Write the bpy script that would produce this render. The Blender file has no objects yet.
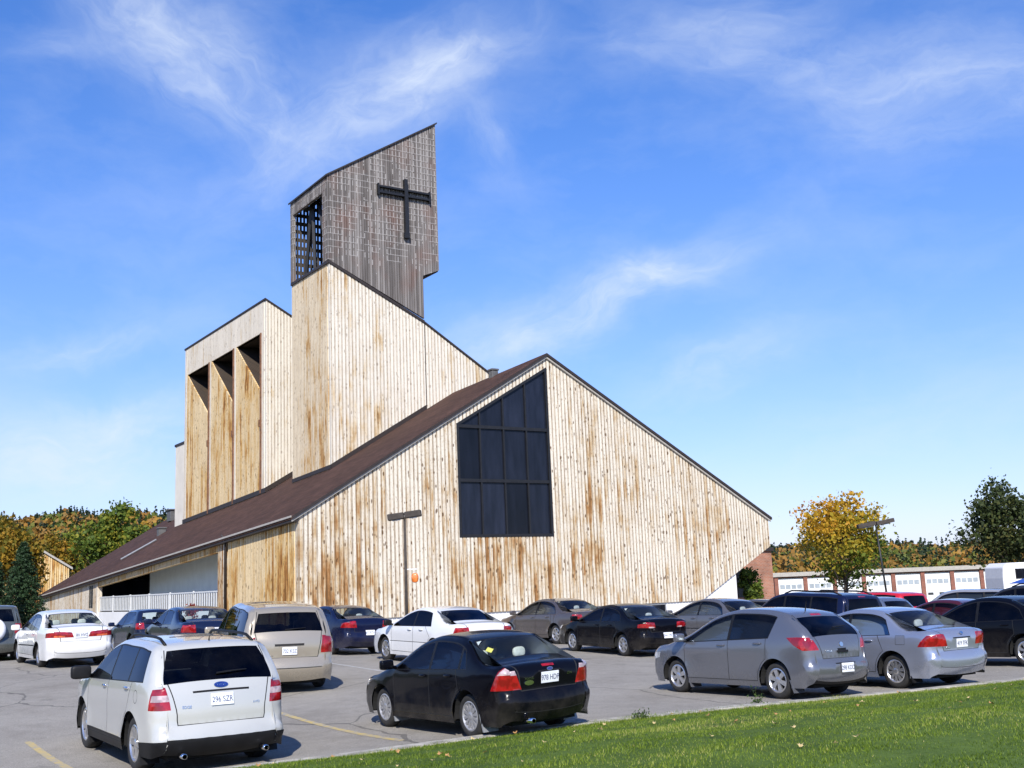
import bpy, bmesh, math, random
import numpy as np
from mathutils import Vector, Matrix
from mathutils.geometry import delaunay_2d_cdt
from mathutils.kdtree import KDTree
random.seed(7)
RNG = np.random.default_rng(7)
R = math.radians
scene = bpy.context.scene
COL = scene.collection

# ------------------------------------------------------------------ helpers
def smooth01(t):
    t = min(1.0, max(0.0, t)); return t*t*(3-2*t)

def tag(o, label=None, cat=None, group=None, kind=None):
    if label: o['label'] = label
    if cat: o['category'] = cat
    if group: o['group'] = group
    if kind: o['kind'] = kind
    return o

def empty(name, loc=(0, 0, 0), rz=0.0, label=None, cat=None, group=None):
    o = bpy.data.objects.new(name, None); COL.objects.link(o)
    o.location = loc; o.rotation_euler = (0, 0, rz); o.empty_display_size = .3
    return tag(o, label, cat, group)

class MB:
    """collects vertices and faces (with a material index) for ONE mesh object"""
    def __init__(s): s.v = []; s.f = []; s.m = []
    def add(s, vs, fs, mi=0):
        b = len(s.v); s.v += [tuple(p) for p in vs]
        for f in fs: s.f.append(tuple(i+b for i in f)); s.m.append(mi)
    def box(s, x0, x1, y0, y1, z0, z1, mi=0, M=None):
        vs = [(x, y, z) for z in (z0, z1) for y in (y0, y1) for x in (x0, x1)]
        if M is not None: vs = [tuple(M @ Vector(p)) for p in vs]
        s.add(vs, [(0, 2, 3, 1), (4, 5, 7, 6), (0, 1, 5, 4), (2, 6, 7, 3), (0, 4, 6, 2), (1, 3, 7, 5)], mi)
    def prism(s, poly, d0, d1, axis='y', mi=0):
        """polygon in the two other axes, extruded along axis from d0 to d1"""
        n = len(poly)
        def P(a, b, d):
            return (a, d, b) if axis == 'y' else ((d, a, b) if axis == 'x' else (a, b, d))
        vs = [P(a, b, d0) for a, b in poly]+[P(a, b, d1) for a, b in poly]
        fs = [tuple(range(n)), tuple(range(2*n-1, n-1, -1))]
        fs += [(i, i+n, (i+1) % n+n, (i+1) % n) for i in range(n)]
        s.add(vs, fs, mi)
    def tube(s, pts, rad, n=8, mi=0, caps=True):
        pts = [Vector(p) for p in pts]
        if not hasattr(rad, '__len__'): rad = [rad]*len(pts)
        rings = []
        ref = None
        for i, p in enumerate(pts):
            d = (pts[min(i+1, len(pts)-1)]-pts[max(i-1, 0)]).normalized()
            if ref is None: ref = Vector((1, 0, 0)) if abs(d.x) < .8 else Vector((0, 1, 0))
            a = d.cross(ref).normalized(); b = d.cross(a).normalized(); ref = b.cross(d) if False else ref
            rings.append([p+(a*math.cos(2*math.pi*k/n)+b*math.sin(2*math.pi*k/n))*rad[i] for k in range(n)])
        vs = [q for r in rings for q in r]; fs = []
        for i in range(len(rings)-1):
            for k in range(n):
                fs.append((i*n+k, i*n+(k+1) % n, (i+1)*n+(k+1) % n, (i+1)*n+k))
        if caps:
            fs.append(tuple(range(n-1, -1, -1))); fs.append(tuple((len(rings)-1)*n+k for k in range(n)))
        s.add(vs, fs, mi)
    def lathe(s, prof, n=28, axis='y', mi=0, c=(0, 0, 0)):
        """profile of (radius, offset along axis)"""
        vs = []; m = len(prof)
        for k in range(n):
            a = 2*math.pi*k/n
            for r, d in prof:
                if axis == 'y': vs.append((c[0]+r*math.cos(a), c[1]+d, c[2]+r*math.sin(a)))
                elif axis == 'z': vs.append((c[0]+r*math.cos(a), c[1]+r*math.sin(a), c[2]+d))
                else: vs.append((c[0]+d, c[1]+r*math.cos(a), c[2]+r*math.sin(a)))
        fs = []
        for k in range(n):
            for j in range(m-1):
                fs.append((k*m+j, ((k+1) % n)*m+j, ((k+1) % n)*m+j+1, k*m+j+1))
        s.add(vs, fs, mi)
    def ellipsoid(s, c, r, nu=14, nv=9, mi=0, M=None, e=.75):
        vs = []; fs = []
        for j in range(nv+1):
            t = math.pi*j/nv
            for i in range(nu):
                a = 2*math.pi*i/nu
                def pw(q): return math.copysign(abs(q)**e, q)
                vs.append((c[0]+r[0]*pw(math.sin(t))*pw(math.cos(a)), c[1]+r[1]*pw(math.sin(t))*pw(math.sin(a)), c[2]+r[2]*pw(math.cos(t))))
        if M is not None: vs = [tuple(M @ Vector(p)) for p in vs]
        for j in range(nv):
            for i in range(nu):
                fs.append((j*nu+i, (j+1)*nu+i, (j+1)*nu+(i+1) % nu, j*nu+(i+1) % nu))
        s.add(vs, fs, mi)
    def build(s, name, mats, parent=None, smooth=False, weld=False, fix=True, bevel=0.0):
        if not isinstance(mats, (list, tuple)): mats = [mats]
        me = bpy.data.meshes.new(name)
        me.from_pydata(s.v, [], s.f); 
        for m in mats: me.materials.append(m)
        me.polygons.foreach_set('material_index', s.m)
        if weld or fix:
            bm = bmesh.new(); bm.from_mesh(me)
            if weld: bmesh.ops.remove_doubles(bm, verts=bm.verts, dist=1e-4)
            if fix: bmesh.ops.recalc_face_normals(bm, faces=bm.faces)
            bm.to_mesh(me); bm.free()
        if smooth: me.polygons.foreach_set('use_smooth', [True]*len(me.polygons))
        me.update()
        o = bpy.data.objects.new(name, me); COL.objects.link(o)
        if parent: o.parent = parent
        if bevel:
            b = o.modifiers.new('bevel', 'BEVEL'); b.width = bevel; b.segments = 2; b.limit_method = 'ANGLE'
        return o

# ------------------------------------------------------------------ materials
def newmat(name):
    m = bpy.data.materials.new(name); m.use_nodes = True
    nt = m.node_tree
    return m, nt, nt.nodes['Principled BSDF']
def N(nt, typ, **kw):
    n = nt.nodes.new(typ)
    for k, v in kw.items():
        if k in n.inputs: n.inputs[k].default_value = v
        else: setattr(n, k, v)
    return n
def math_n(nt, op, a, b=None, c=None, clamp=False):
    n = nt.nodes.new('ShaderNodeMath'); n.operation = op; n.use_clamp = clamp
    for i, q in enumerate((a, b, c)):
        if q is None: continue
        if isinstance(q, (int, float)): n.inputs[i].default_value = q
        else: nt.links.new(q, n.inputs[i])
    return n.outputs[0]
def mix_n(nt, fac, a, b, typ='MIX'):
    n = nt.nodes.new('ShaderNodeMix'); n.data_type = 'RGBA'; n.blend_type = typ
    for i, q in ((0, fac), (6, a), (7, b)):
        if isinstance(q, (int, float)): n.inputs[i].default_value = q
        elif isinstance(q, (tuple, list)): n.inputs[i].default_value = (*q[:3], 1)
        else: nt.links.new(q, n.inputs[i])
    return n.outputs[2]
def ramp_n(nt, fac, stops, interp='LINEAR'):
    n = nt.nodes.new('ShaderNodeValToRGB'); n.color_ramp.interpolation = interp
    el = n.color_ramp.elements
    while len(el) > 1: el.remove(el[-1])
    el[0].position = stops[0][0]; c = stops[0][1]; el[0].color = (*c, 1) if hasattr(c, '__len__') else (c, c, c, 1)
    for p, c in stops[1:]:
        e = el.new(p); e.color = (*c, 1) if hasattr(c, '__len__') else (c, c, c, 1)
    nt.links.new(fac, n.inputs[0]); return n.outputs[0]
def noise_n(nt, vec, scale, detail=3, rough=.55, dist=0.0):
    n = N(nt, 'ShaderNodeTexNoise', Scale=scale, Detail=detail, Roughness=rough, Distortion=dist)
    if vec is not None: nt.links.new(vec, n.inputs['Vector'])
    return n.outputs[0]
def objco(nt):
    return nt.nodes.new('ShaderNodeTexCoord').outputs['Object']
def sep(nt, v):
    n = nt.nodes.new('ShaderNodeSeparateXYZ'); nt.links.new(v, n.inputs[0]); return n.outputs
def comb(nt, x, y, z=0.0):
    n = nt.nodes.new('ShaderNodeCombineXYZ')
    for i, q in enumerate((x, y, z)):
        if isinstance(q, (int, float)): n.inputs[i].default_value = q
        else: nt.links.new(q, n.inputs[i])
    return n.outputs[0]
def bump_n(nt, bsdf, h, strength=.3, dist=.02):
    b = N(nt, 'ShaderNodeBump', Strength=strength, Distance=dist)
    nt.links.new(h, b.inputs['Height']); nt.links.new(b.outputs[0], bsdf.inputs['Normal'])

def plain(name, col, rough=.6, metal=0.0, var=.12, scale=6.0, spec=.5, coat=0.0):
    m, nt, b = newmat(name)
    co = objco(nt)
    f = noise_n(nt, co, scale, 4)
    dark = tuple(c*(1-var) for c in col); lite = tuple(min(1, c*(1+var)) for c in col)
    c = ramp_n(nt, f, [(.3, dark), (.7, lite)])
    nt.links.new(c, b.inputs['Base Color'])
    b.inputs['Roughness'].default_value = rough; b.inputs['Metallic'].default_value = metal
    b.inputs['Specular IOR Level'].default_value = spec
    b.inputs['Coat Weight'].default_value = coat
    return m

def wood_mat(name, pale, tan, stain, bleach=1.0, knot=1.0, bw=.19, groove=.8, bias=0.0):
    """weathered vertical boards: one tone per board, drip stains, knots and dark grooves"""
    m, nt, b = newmat(name)
    x, y, z = sep(nt, objco(nt))
    u = math_n(nt, 'ADD', x, y)
    q = math_n(nt, 'DIVIDE', u, bw)
    bi = math_n(nt, 'FLOOR', q); fr = math_n(nt, 'FRACT', q)
    wn = N(nt, 'ShaderNodeTexWhiteNoise', noise_dimensions='1D'); nt.links.new(bi, wn.inputs['W'])
    rnd = wn.outputs[0]
    zoff = math_n(nt, 'MULTIPLY', rnd, 37.0)
    grain = noise_n(nt, comb(nt, math_n(nt, 'MULTIPLY', u, 22.0), math_n(nt, 'ADD', math_n(nt, 'MULTIPLY', z, 1.1), zoff)), 1.0, 6, .7)
    # how far each single board has run with stain, and drips that cross boards
    own = noise_n(nt, comb(nt, math_n(nt, 'MULTIPLY', bi, 2.37), math_n(nt, 'ADD', math_n(nt, 'MULTIPLY', z, .30), zoff), 3.0), 1.0, 5, .65)
    drip = noise_n(nt, comb(nt, math_n(nt, 'MULTIPLY', u, 7.0), math_n(nt, 'MULTIPLY', z, .30), 3.0), 1.0, 6, .7)
    big = noise_n(nt, comb(nt, math_n(nt, 'MULTIPLY', u, .30), math_n(nt, 'MULTIPLY', z, .20), 9.0), 1.0, 4, .6)
    hz = ramp_n(nt, math_n(nt, 'MULTIPLY', z, 1/14.0), [(.05, .95), (.34, .80), (.60, .25), (.85, .05)])
    patch = math_n(nt, 'MULTIPLY', ramp_n(nt, big, [(.36, .08), (.50, .50), (.62, 1.0)]), math_n(nt, 'ADD', 1-bleach, math_n(nt, 'MULTIPLY', hz, bleach)))
    t = math_n(nt, 'ADD', math_n(nt, 'MULTIPLY', math_n(nt, 'SUBTRACT', own, .5), 1.55), math_n(nt, 'MULTIPLY', math_n(nt, 'SUBTRACT', grain, .5), 1.0))
    t = math_n(nt, 'ADD', t, math_n(nt, 'MULTIPLY', math_n(nt, 'SUBTRACT', drip, .5), .95))
    t = math_n(nt, 'ADD', t, math_n(nt, 'MULTIPLY', math_n(nt, 'SUBTRACT', rnd, .5), .30))
    t = math_n(nt, 'ADD', t, math_n(nt, 'MULTIPLY', patch, .47))
    t = math_n(nt, 'ADD', t, .20+bias)
    mid = tuple(p*.6+q_*.4 for p, q_ in zip(pale, tan))
    c = ramp_n(nt, t, [(.12, tuple(min(1, p*1.08) for p in pale)), (.36, pale), (.52, mid), (.64, tan), (.82, stain), (.98, tuple(q_*.5 for q_ in stain))])
    # flecks and knots
    fl = noise_n(nt, comb(nt, math_n(nt, 'MULTIPLY', u, 34.0), math_n(nt, 'ADD', math_n(nt, 'MULTIPLY', z, 7.0), zoff)), 1.0, 2, .5)
    c = mix_n(nt, ramp_n(nt, fl, [(.58, 0.0), (.70, .60*knot)]), c, (.16, .09, .045))
    vo = N(nt, 'ShaderNodeTexVoronoi', Scale=1.0, Randomness=1.0)
    nt.links.new(comb(nt, math_n(nt, 'MULTIPLY', u, 7.2), math_n(nt, 'ADD', math_n(nt, 'MULTIPLY', z, 2.9), zoff)), vo.inputs['Vector'])
    wob = math_n(nt, 'ADD', vo.outputs['Distance'], math_n(nt, 'MULTIPLY', math_n(nt, 'SUBTRACT', grain, .5), .45))
    wn2 = N(nt, 'ShaderNodeTexWhiteNoise', noise_dimensions='3D'); nt.links.new(vo.outputs['Color'], wn2.inputs['Vector'])
    size = math_n(nt, 'MULTIPLY', wn2.outputs[0], .235)
    kn = ramp_n(nt, math_n(nt, 'SUBTRACT', wob, size), [(.0, 1.0), (.07, 0.0)])
    c = mix_n(nt, math_n(nt, 'MULTIPLY', kn, .88*knot), c, (.09, .046, .02))
    # grooves between boards, uneven along their length
    gn = noise_n(nt, comb(nt, math_n(nt, 'MULTIPLY', bi, 7.3), math_n(nt, 'MULTIPLY', z, .6)), 1.0, 4, .7)
    gap = math_n(nt, 'MULTIPLY', math_n(nt, 'LESS_THAN', fr, .22), ramp_n(nt, gn, [(.3, .35), (.6, 1.0)]))
    c = mix_n(nt, math_n(nt, 'MULTIPLY', gap, min(1, .80*groove)), c, (.15, .085, .04))
    nt.links.new(c, b.inputs['Base Color'])
    b.inputs['Roughness'].default_value = .85; b.inputs['Specular IOR Level'].default_value = .15
    bump_n(nt, b, grain, .35, .01)
    return m

def paint_mat(name, col, metal=0.0, rough=.35, coat=1.0, dirt=.25, spec=.5):
    m, nt, b = newmat(name); b.inputs['Specular IOR Level'].default_value = spec; b.inputs['Coat IOR'].default_value = 1.42
    co = objco(nt); x, y, z = sep(nt, co)
    sp = noise_n(nt, co, 3.0, 5, .6)
    low = math_n(nt, 'MULTIPLY', math_n(nt, 'SUBTRACT', .75, z), 1.4, clamp=True)
    d = math_n(nt, 'MULTIPLY', math_n(nt, 'MULTIPLY', ramp_n(nt, sp, [(.38, 0.0), (.68, 1.0)]), low), dirt)
    c = mix_n(nt, d, col, (.22, .19, .15))
    g = nt.nodes.new('ShaderNodeNewGeometry')
    c = mix_n(nt, g.outputs['Backfacing'], c, (.34, .34, .32))     # lining on the inner side
    nt.links.new(c, b.inputs['Base Color'])
    b.inputs['Metallic'].default_value = metal
    fl = noise_n(nt, co, 900.0, 1)
    rr = math_n(nt, 'ADD', rough-.13, math_n(nt, 'ADD', math_n(nt, 'MULTIPLY', fl, .08), math_n(nt, 'MULTIPLY', d, .4)))
    nt.links.new(rr, b.inputs['Roughness'])
    b.inputs['Coat Weight'].default_value = coat; b.inputs['Coat Roughness'].default_value = .04
    dn = noise_n(nt, co, 260.0, 2)
    cr = math_n(nt, 'ADD', .012, math_n(nt, 'MULTIPLY', ramp_n(nt, noise_n(nt, co, 7.0, 4), [(.4, 0.0), (.8, 1.0)]), .06))
    nt.links.new(cr, b.inputs['Coat Roughness'])
    return m

def glass_mat(name, tint, trans):
    m = bpy.data.materials.new(name); m.use_nodes = True; nt = m.node_tree; nt.nodes.clear()
    out = nt.nodes.new('ShaderNodeOutputMaterial')
    tr = N(nt, 'ShaderNodeBsdfTransparent'); tr.inputs[0].default_value = (*[t*trans for t in tint], 1)
    df = N(nt, 'ShaderNodeBsdfGlossy', Roughness=.015); df.inputs[0].default_value = (.62, .72, .95, 1)
    co = objco(nt)
    du = N(nt, 'ShaderNodeBsdfDiffuse'); du.inputs[0].default_value = (.16, .15, .14, 1)
    s = nt.nodes.new('ShaderNodeMixShader')
    dust = math_n(nt, 'MULTIPLY', ramp_n(nt, noise_n(nt, co, 2.5, 4), [(.4, 0.0), (.8, 1.0)]), .03)
    nt.links.new(dust, s.inputs[0]); nt.links.new(tr.outputs[0], s.inputs[1]); nt.links.new(du.outputs[0], s.inputs[2])
    lw = N(nt, 'ShaderNodeLayerWeight', Blend=.5)
    fr = math_n(nt, 'ADD', .022, math_n(nt, 'MULTIPLY', math_n(nt, 'POWER', lw.outputs['Facing'], 5.0), .75))
    s2 = nt.nodes.new('ShaderNodeMixShader')
    nt.links.new(fr, s2.inputs[0]); nt.links.new(s.outputs[0], s2.inputs[1]); nt.links.new(df.outputs[0], s2.inputs[2])
    nt.links.new(s2.outputs[0], out.inputs[0])
    return m

def lens_mat(name, col, rough=.12):
    m, nt, b = newmat(name)
    co = objco(nt)
    w = N(nt, 'ShaderNodeTexVoronoi', Scale=24.0); nt.links.new(co, w.inputs['Vector'])
    big = noise_n(nt, co, 9.0, 2)
    c = ramp_n(nt, big, [(.42, tuple(q*.55 for q in col)), (.6, col)])
    nt.links.new(c, b.inputs['Base Color'])
    b.inputs['Roughness'].default_value = rough; b.inputs['Coat Weight'].default_value = 1; b.inputs['Coat Roughness'].default_value = .03
    bump_n(nt, b, w.outputs[0], .15, .01)
    return m

MT = {}
MT['glass_clear'] = glass_mat('car_glass_clear', (.90, .97, .96), .93)
MT['glass_mid'] = glass_mat('car_glass_tinted', (.75, .85, .9), .38)
MT['glass_dark'] = glass_mat('car_glass_privacy', (.7, .8, .9), .05)
MT['black_trim'] = plain('black_plastic_trim', (.010, .010, .011), .5, var=.25, spec=.22)
MT['rubber'] = plain('tyre_rubber', (.022, .021, .02), .85, var=.3, scale=12)
MT['seam'] = plain('panel_gap', (.012, .012, .012), .8)
MT['under'] = plain('dark_underbody', (.008, .008, .008), .95)
MT['alloy'] = plain('alloy_wheel_metal', (.62, .62, .63), .28, metal=.85, var=.1, scale=20)
MT['hubcap'] = plain('hubcap_plastic', (.40, .40, .41), .35, metal=.5, var=.15, scale=20)
MT['chrome'] = plain('chrome', (.75, .75, .76), .12, metal=1.0, var=.05)
MT['seat'] = plain('seat_cloth', (.38, .385, .39), .9, var=.2, scale=14)
MT['seat_tan'] = plain('seat_cloth_grey', (.50, .50, .47), .9, var=.2, scale=14)
MT['tail'] = lens_mat('tail_lamp_red', (.34, .008, .010))
MT['tail_white'] = lens_mat('reverse_lamp_clear', (.55, .42, .42))
MT['amber'] = lens_mat('indicator_amber', (.75, .16, .05))
MT['head'] = lens_mat('head_lamp_clear', (.62, .64, .66))
MT['plate'] = plain('plate_white', (.74, .76, .78), .4, var=.06, scale=14)
MT['plate_ink'] = plain('plate_ink', (.02, .035, .12), .5)
MT['badge_blue'] = plain('badge_blue', (.012, .025, .16), .25, coat=1.0)
MT['sticker_yellow'] = plain('sticker_yellow', (.50, .50, .10), .6)
MT['white_plain'] = plain('white_plain', (.8, .8, .79), .5, var=.05)
# ------------------------------------------------------------------ cars
def spline(ctrl):
    """Hermite curve through control points (x, z, bulge[, 'c' = corner]); returns dense points and the float index of each"""
    P = np.array([c[:3] for c in ctrl], float); n = len(P)
    ch = np.linalg.norm(np.diff(P[:, :2], axis=0), axis=1)
    corner = [len(c) > 3 for c in ctrl]
    out = []; ks = []
    def tang(i, side):
        a = (P[i]-P[i-1])/ch[i-1] if i > 0 else None
        b = (P[i+1]-P[i])/ch[i] if i < n-1 else None
        if a is None: return b
        if b is None: return a
        if corner[i]: return a if side == 'in' else b
        w = ch[i-1]/(ch[i-1]+ch[i])
        return a*(1-w)+b*w
    for i in range(n-1):
        t0 = tang(i, 'out')*ch[i]; t1 = tang(i+1, 'in')*ch[i]
        m = max(3, int(ch[i]/.05))
        for j in range(m):
            t = j/m
            h = (2*t**3-3*t*t+1)*P[i]+(t**3-2*t*t+t)*t0+(-2*t**3+3*t*t)*P[i+1]+(t**3-t*t)*t1
            out.append(h); ks.append(i+t)
    out.append(P[-1]); ks.append(n-1)
    return np.array(out), np.array(ks)

def in_poly(px, py, poly):
    poly = np.asarray(poly); inside = np.zeros(len(px), bool); n = len(poly); j = n-1
    for i in range(n):
        xi, yi = poly[i]; xj, yj = poly[j]
        if yi != yj:
            cond = ((yi > py) != (yj > py)) & (px < (xj-xi)*(py-yi)/(yj-yi)+xi)
            inside ^= cond
        j = i
    return inside

def clip_half(poly, a, b):
    """keep the part of a polygon left of the line a->b"""
    out = []; n = len(poly)
    def sd(p): return (b[0]-a[0])*(p[1]-a[1])-(b[1]-a[1])*(p[0]-a[0])
    for i in range(n):
        p, q = poly[i], poly[(i+1) % n]; sp, sq = sd(p), sd(q)
        if sp >= 0: out.append(p)
        if (sp >= 0) != (sq >= 0):
            t = sp/(sp-sq); out.append((p[0]+(q[0]-p[0])*t, p[1]+(q[1]-p[1])*t))
    return out

def resample(poly, step, closed=True):
    out = []; n = len(poly)
    for i in range(n if closed else n-1):
        p = poly[i]; q = poly[(i+1) % n]; d = math.hypot(q[0]-p[0], q[1]-p[1]); m = max(1, int(math.ceil(d/step)))
        for j in range(m): out.append((p[0]+(q[0]-p[0])*j/m, p[1]+(q[1]-p[1])*j/m))
    if not closed: out.append(poly[-1])
    return out

def ribbon(line, w):
    """thin closed polygon along a polyline"""
    L = []; Rr = []; n = len(line)
    for i in range(n):
        a = line[max(i-1, 0)]; b = line[min(i+1, n-1)]
        dx, dy = b[0]-a[0], b[1]-a[1]; d = math.hypot(dx, dy) or 1
        nx, ny = -dy/d*w/2, dx/d*w/2
        L.append((line[i][0]+nx, line[i][1]+ny)); Rr.append((line[i][0]-nx, line[i][1]-ny))
    return L+Rr[::-1]

def triangulate(points, polys):
    verts = []; edges = []
    for poly in polys:
        b = len(verts); n = len(poly)
        verts += [Vector(p) for p in poly]; edges += [(b+i, b+(i+1) % n) for i in range(n)]
    verts += [Vector(p) for p in points]
    r = delaunay_2d_cdt(verts, edges, [], 0, 1e-5)
    V = np.array([(v[0], v[1]) for v in r[0]]); F = np.array([f for f in r[2] if len(f) == 3])
    a=V[F[:,0]];b=V[F[:,1]];c=V[F[:,2]]
    ar=(b[:,0]-a[:,0])*(c[:,1]-a[:,1])-(b[:,1]-a[:,1])*(c[:,0]-a[:,0])
    F=F.copy(); F[ar<0]=F[ar<0][:,::-1]; F=F[np.abs(ar)>1e-9]
    return V, F

class CarShape:
    def __init__(s, sp):
        s.sp = sp
        s.C, s.K = spline(sp['prof'])
        s.seg = np.concatenate([[0], np.cumsum(np.linalg.norm(np.diff(s.C[:, :2], axis=0), axis=1))])
        s.xf = s.C[:, 0].max(); s.xr = s.C[:, 0].min()
        s.r = sp.get('fillet', .07)
        s.rock = sp.get('rock', .2)
        bot = [(x, s.rock) for x in np.arange(s.C[-1, 0]+.08, s.C[0, 0]-.04, .08)]
        s.sil = [(p[0], p[1]) for p in s.C]+bot
        s.ih = int(np.argmax(s.C[:, 1]))
        # edge radius: tight along the roof and hood, generous round the nose and tail
        g = np.gradient(s.C[:, :2], axis=0); vert = np.abs(g[:, 1])/(np.linalg.norm(g, axis=1)+1e-9)
        low = np.clip((s.sp['belt'][1]+.08-s.C[:, 1])/.2, 0, 1)
        ex = np.clip((vert-.6)/.3, 0, 1)*low; kk = np.ones(9)/9; ex = np.convolve(np.pad(ex, 4, mode='edge'), kk, 'valid')
        s.rs = s.r+s.sp.get('corner', .10)*ex
        s.rs_mid = np.array([(s.rs[min(i, len(s.rs)-1)]+s.rs[min(i+1, len(s.rs)-1)])/2 for i in range(len(s.rs))])
        s.rs_mid[1:] = s.rs[1:]; s.rs_mid[0] = s.rs[0]
    def belt(s, x):
        b0, b1 = s.sp['belt']; t = (x-1.0)/(-2.4)
        return b0+(b1-b0)*t
    def width(s, x, z):
        sp = s.sp; W = sp['W']; x = np.asarray(x, float); z = np.asarray(z, float)
        xa = sp['wb']/2-.1; xb = -sp['wb']/2+.1
        f = np.clip((x-xa)/(s.xf-xa), 0, 1); r = np.clip((xb-x)/(xb-s.xr), 0, 1)
        base = W*(1-sp.get('tf', .13)*f**2.2-sp.get('tr', .085)*r**2.4)
        zb = s.belt(x); up = z-zb
        base = base-np.where(up > 0, .03+up*sp.get('tum', .36)+.10*up*up, .03*np.exp(np.minimum(up, 0)/.07))
        base = base-.010*np.exp(-((z-.60)/.09)**2)
        base = base-.22*np.clip(.44-z, 0, 1)**1.4
        # wheel-arch flare
        for ax in (sp['wb']/2, -sp['wb']/2):
            d = np.hypot(x-ax, z-sp['R']); base = base+.016*np.exp(-((d-sp['R']-.06)/.07)**2)
        return base
    def dist(s, x, z, full=False):
        A = s.C[:-1, :2]; B = s.C[1:, :2]; D = B-A; L2 = (D**2).sum(1)
        P = np.stack([x, z], 1)
        out = np.full(len(P), 9.0); ix = np.zeros(len(P), int)
        for i in range(0, len(P), 2000):
            q = P[i:i+2000, None, :]-A[None]
            t = np.clip((q*D[None]).sum(2)/L2[None], 0, 1)
            dd = np.linalg.norm(q-t[..., None]*D[None], axis=2); out[i:i+2000] = dd.min(1); ix[i:i+2000] = dd.argmin(1)
        return (out, ix) if full else out
    def par(s, x, z, ix):
        A = s.C[ix, :2]; D = s.C[ix+1, :2]-A
        return np.clip(((np.stack([x, z], 1)-A)*D).sum(1)/(D**2).sum(1), 0, 1)
    def side_y(s, x, z):
        d, ix = s.dist(x, z, True); tt = s.par(x, z, ix); r = s.rs[ix]*(1-tt)+s.rs[ix+1]*tt; d = np.minimum(d, r); q = 1-d/r
        return s.width(x, z)-r*(1-np.sqrt(np.maximum(0, 1-q*q)))
    def at_s(s, ss):
        x = np.interp(ss, s.seg, s.C[:, 0]); z = np.interp(ss, s.seg, s.C[:, 1]); b = np.interp(ss, s.seg, s.C[:, 2])
        e = .02
        dx = np.interp(ss+e, s.seg, s.C[:, 0])-np.interp(ss-e, s.seg, s.C[:, 0]); dz = np.interp(ss+e, s.seg, s.C[:, 1])-np.interp(ss-e, s.seg, s.C[:, 1])
        d = np.hypot(dx, dz)+1e-9
        return x, z, b, dz/d*1.0, -dx/d   # outward normal: profile runs front-bottom -> top -> rear
    def strip(s, ss, v):
        x, z, b, nx, nz = s.at_s(np.asarray(ss, float)); v = np.asarray(v, float)
        ye = s.width(x, z)-np.interp(ss, s.seg, s.rs_mid)
        k = b*(1-np.abs(v)**3)**1.4
        return np.stack([x+nx*k, v*ye, z+nz*k], -1)
    def s_at(s, where, val):
        C = s.C
        if where == 'z':     # rear
            i0 = s.ih; zs = C[i0:, 1]; return float(np.interp(-val, -np.maximum.accumulate(zs[::-1])[::-1]+np.arange(len(zs))*1e-7, s.seg[i0:]))
        if where == 'f':     # front
            i1 = s.ih+1; zs = np.maximum.accumulate(C[:i1, 1])+np.arange(i1)*1e-7; return float(np.interp(val, zs, s.seg[:i1]))
        i0 = int(np.argmax(C[:, 0])); i1 = int(np.argmin(C[:, 0]))
        xs = C[i0:i1+1, 0]; return float(np.interp(-val, -xs+np.arange(len(xs))*1e-7, s.seg[i0:i1+1]))
    def strip_pt(s, where, val, v=0.0):
        ss = s.s_at(where, val); P = s.strip([ss], [v])[0]; Q = s.strip([ss+.01], [v])[0]; Rr = s.strip([ss], [v+.02])[0]
        t = Vector(Q-P).normalized(); w = Vector(Rr-P).normalized(); n = w.cross(t).normalized()
        if n.dot(Vector((P[0], 0, .3))) < 0: n = -n
        return Vector(P), t, w, n

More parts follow.
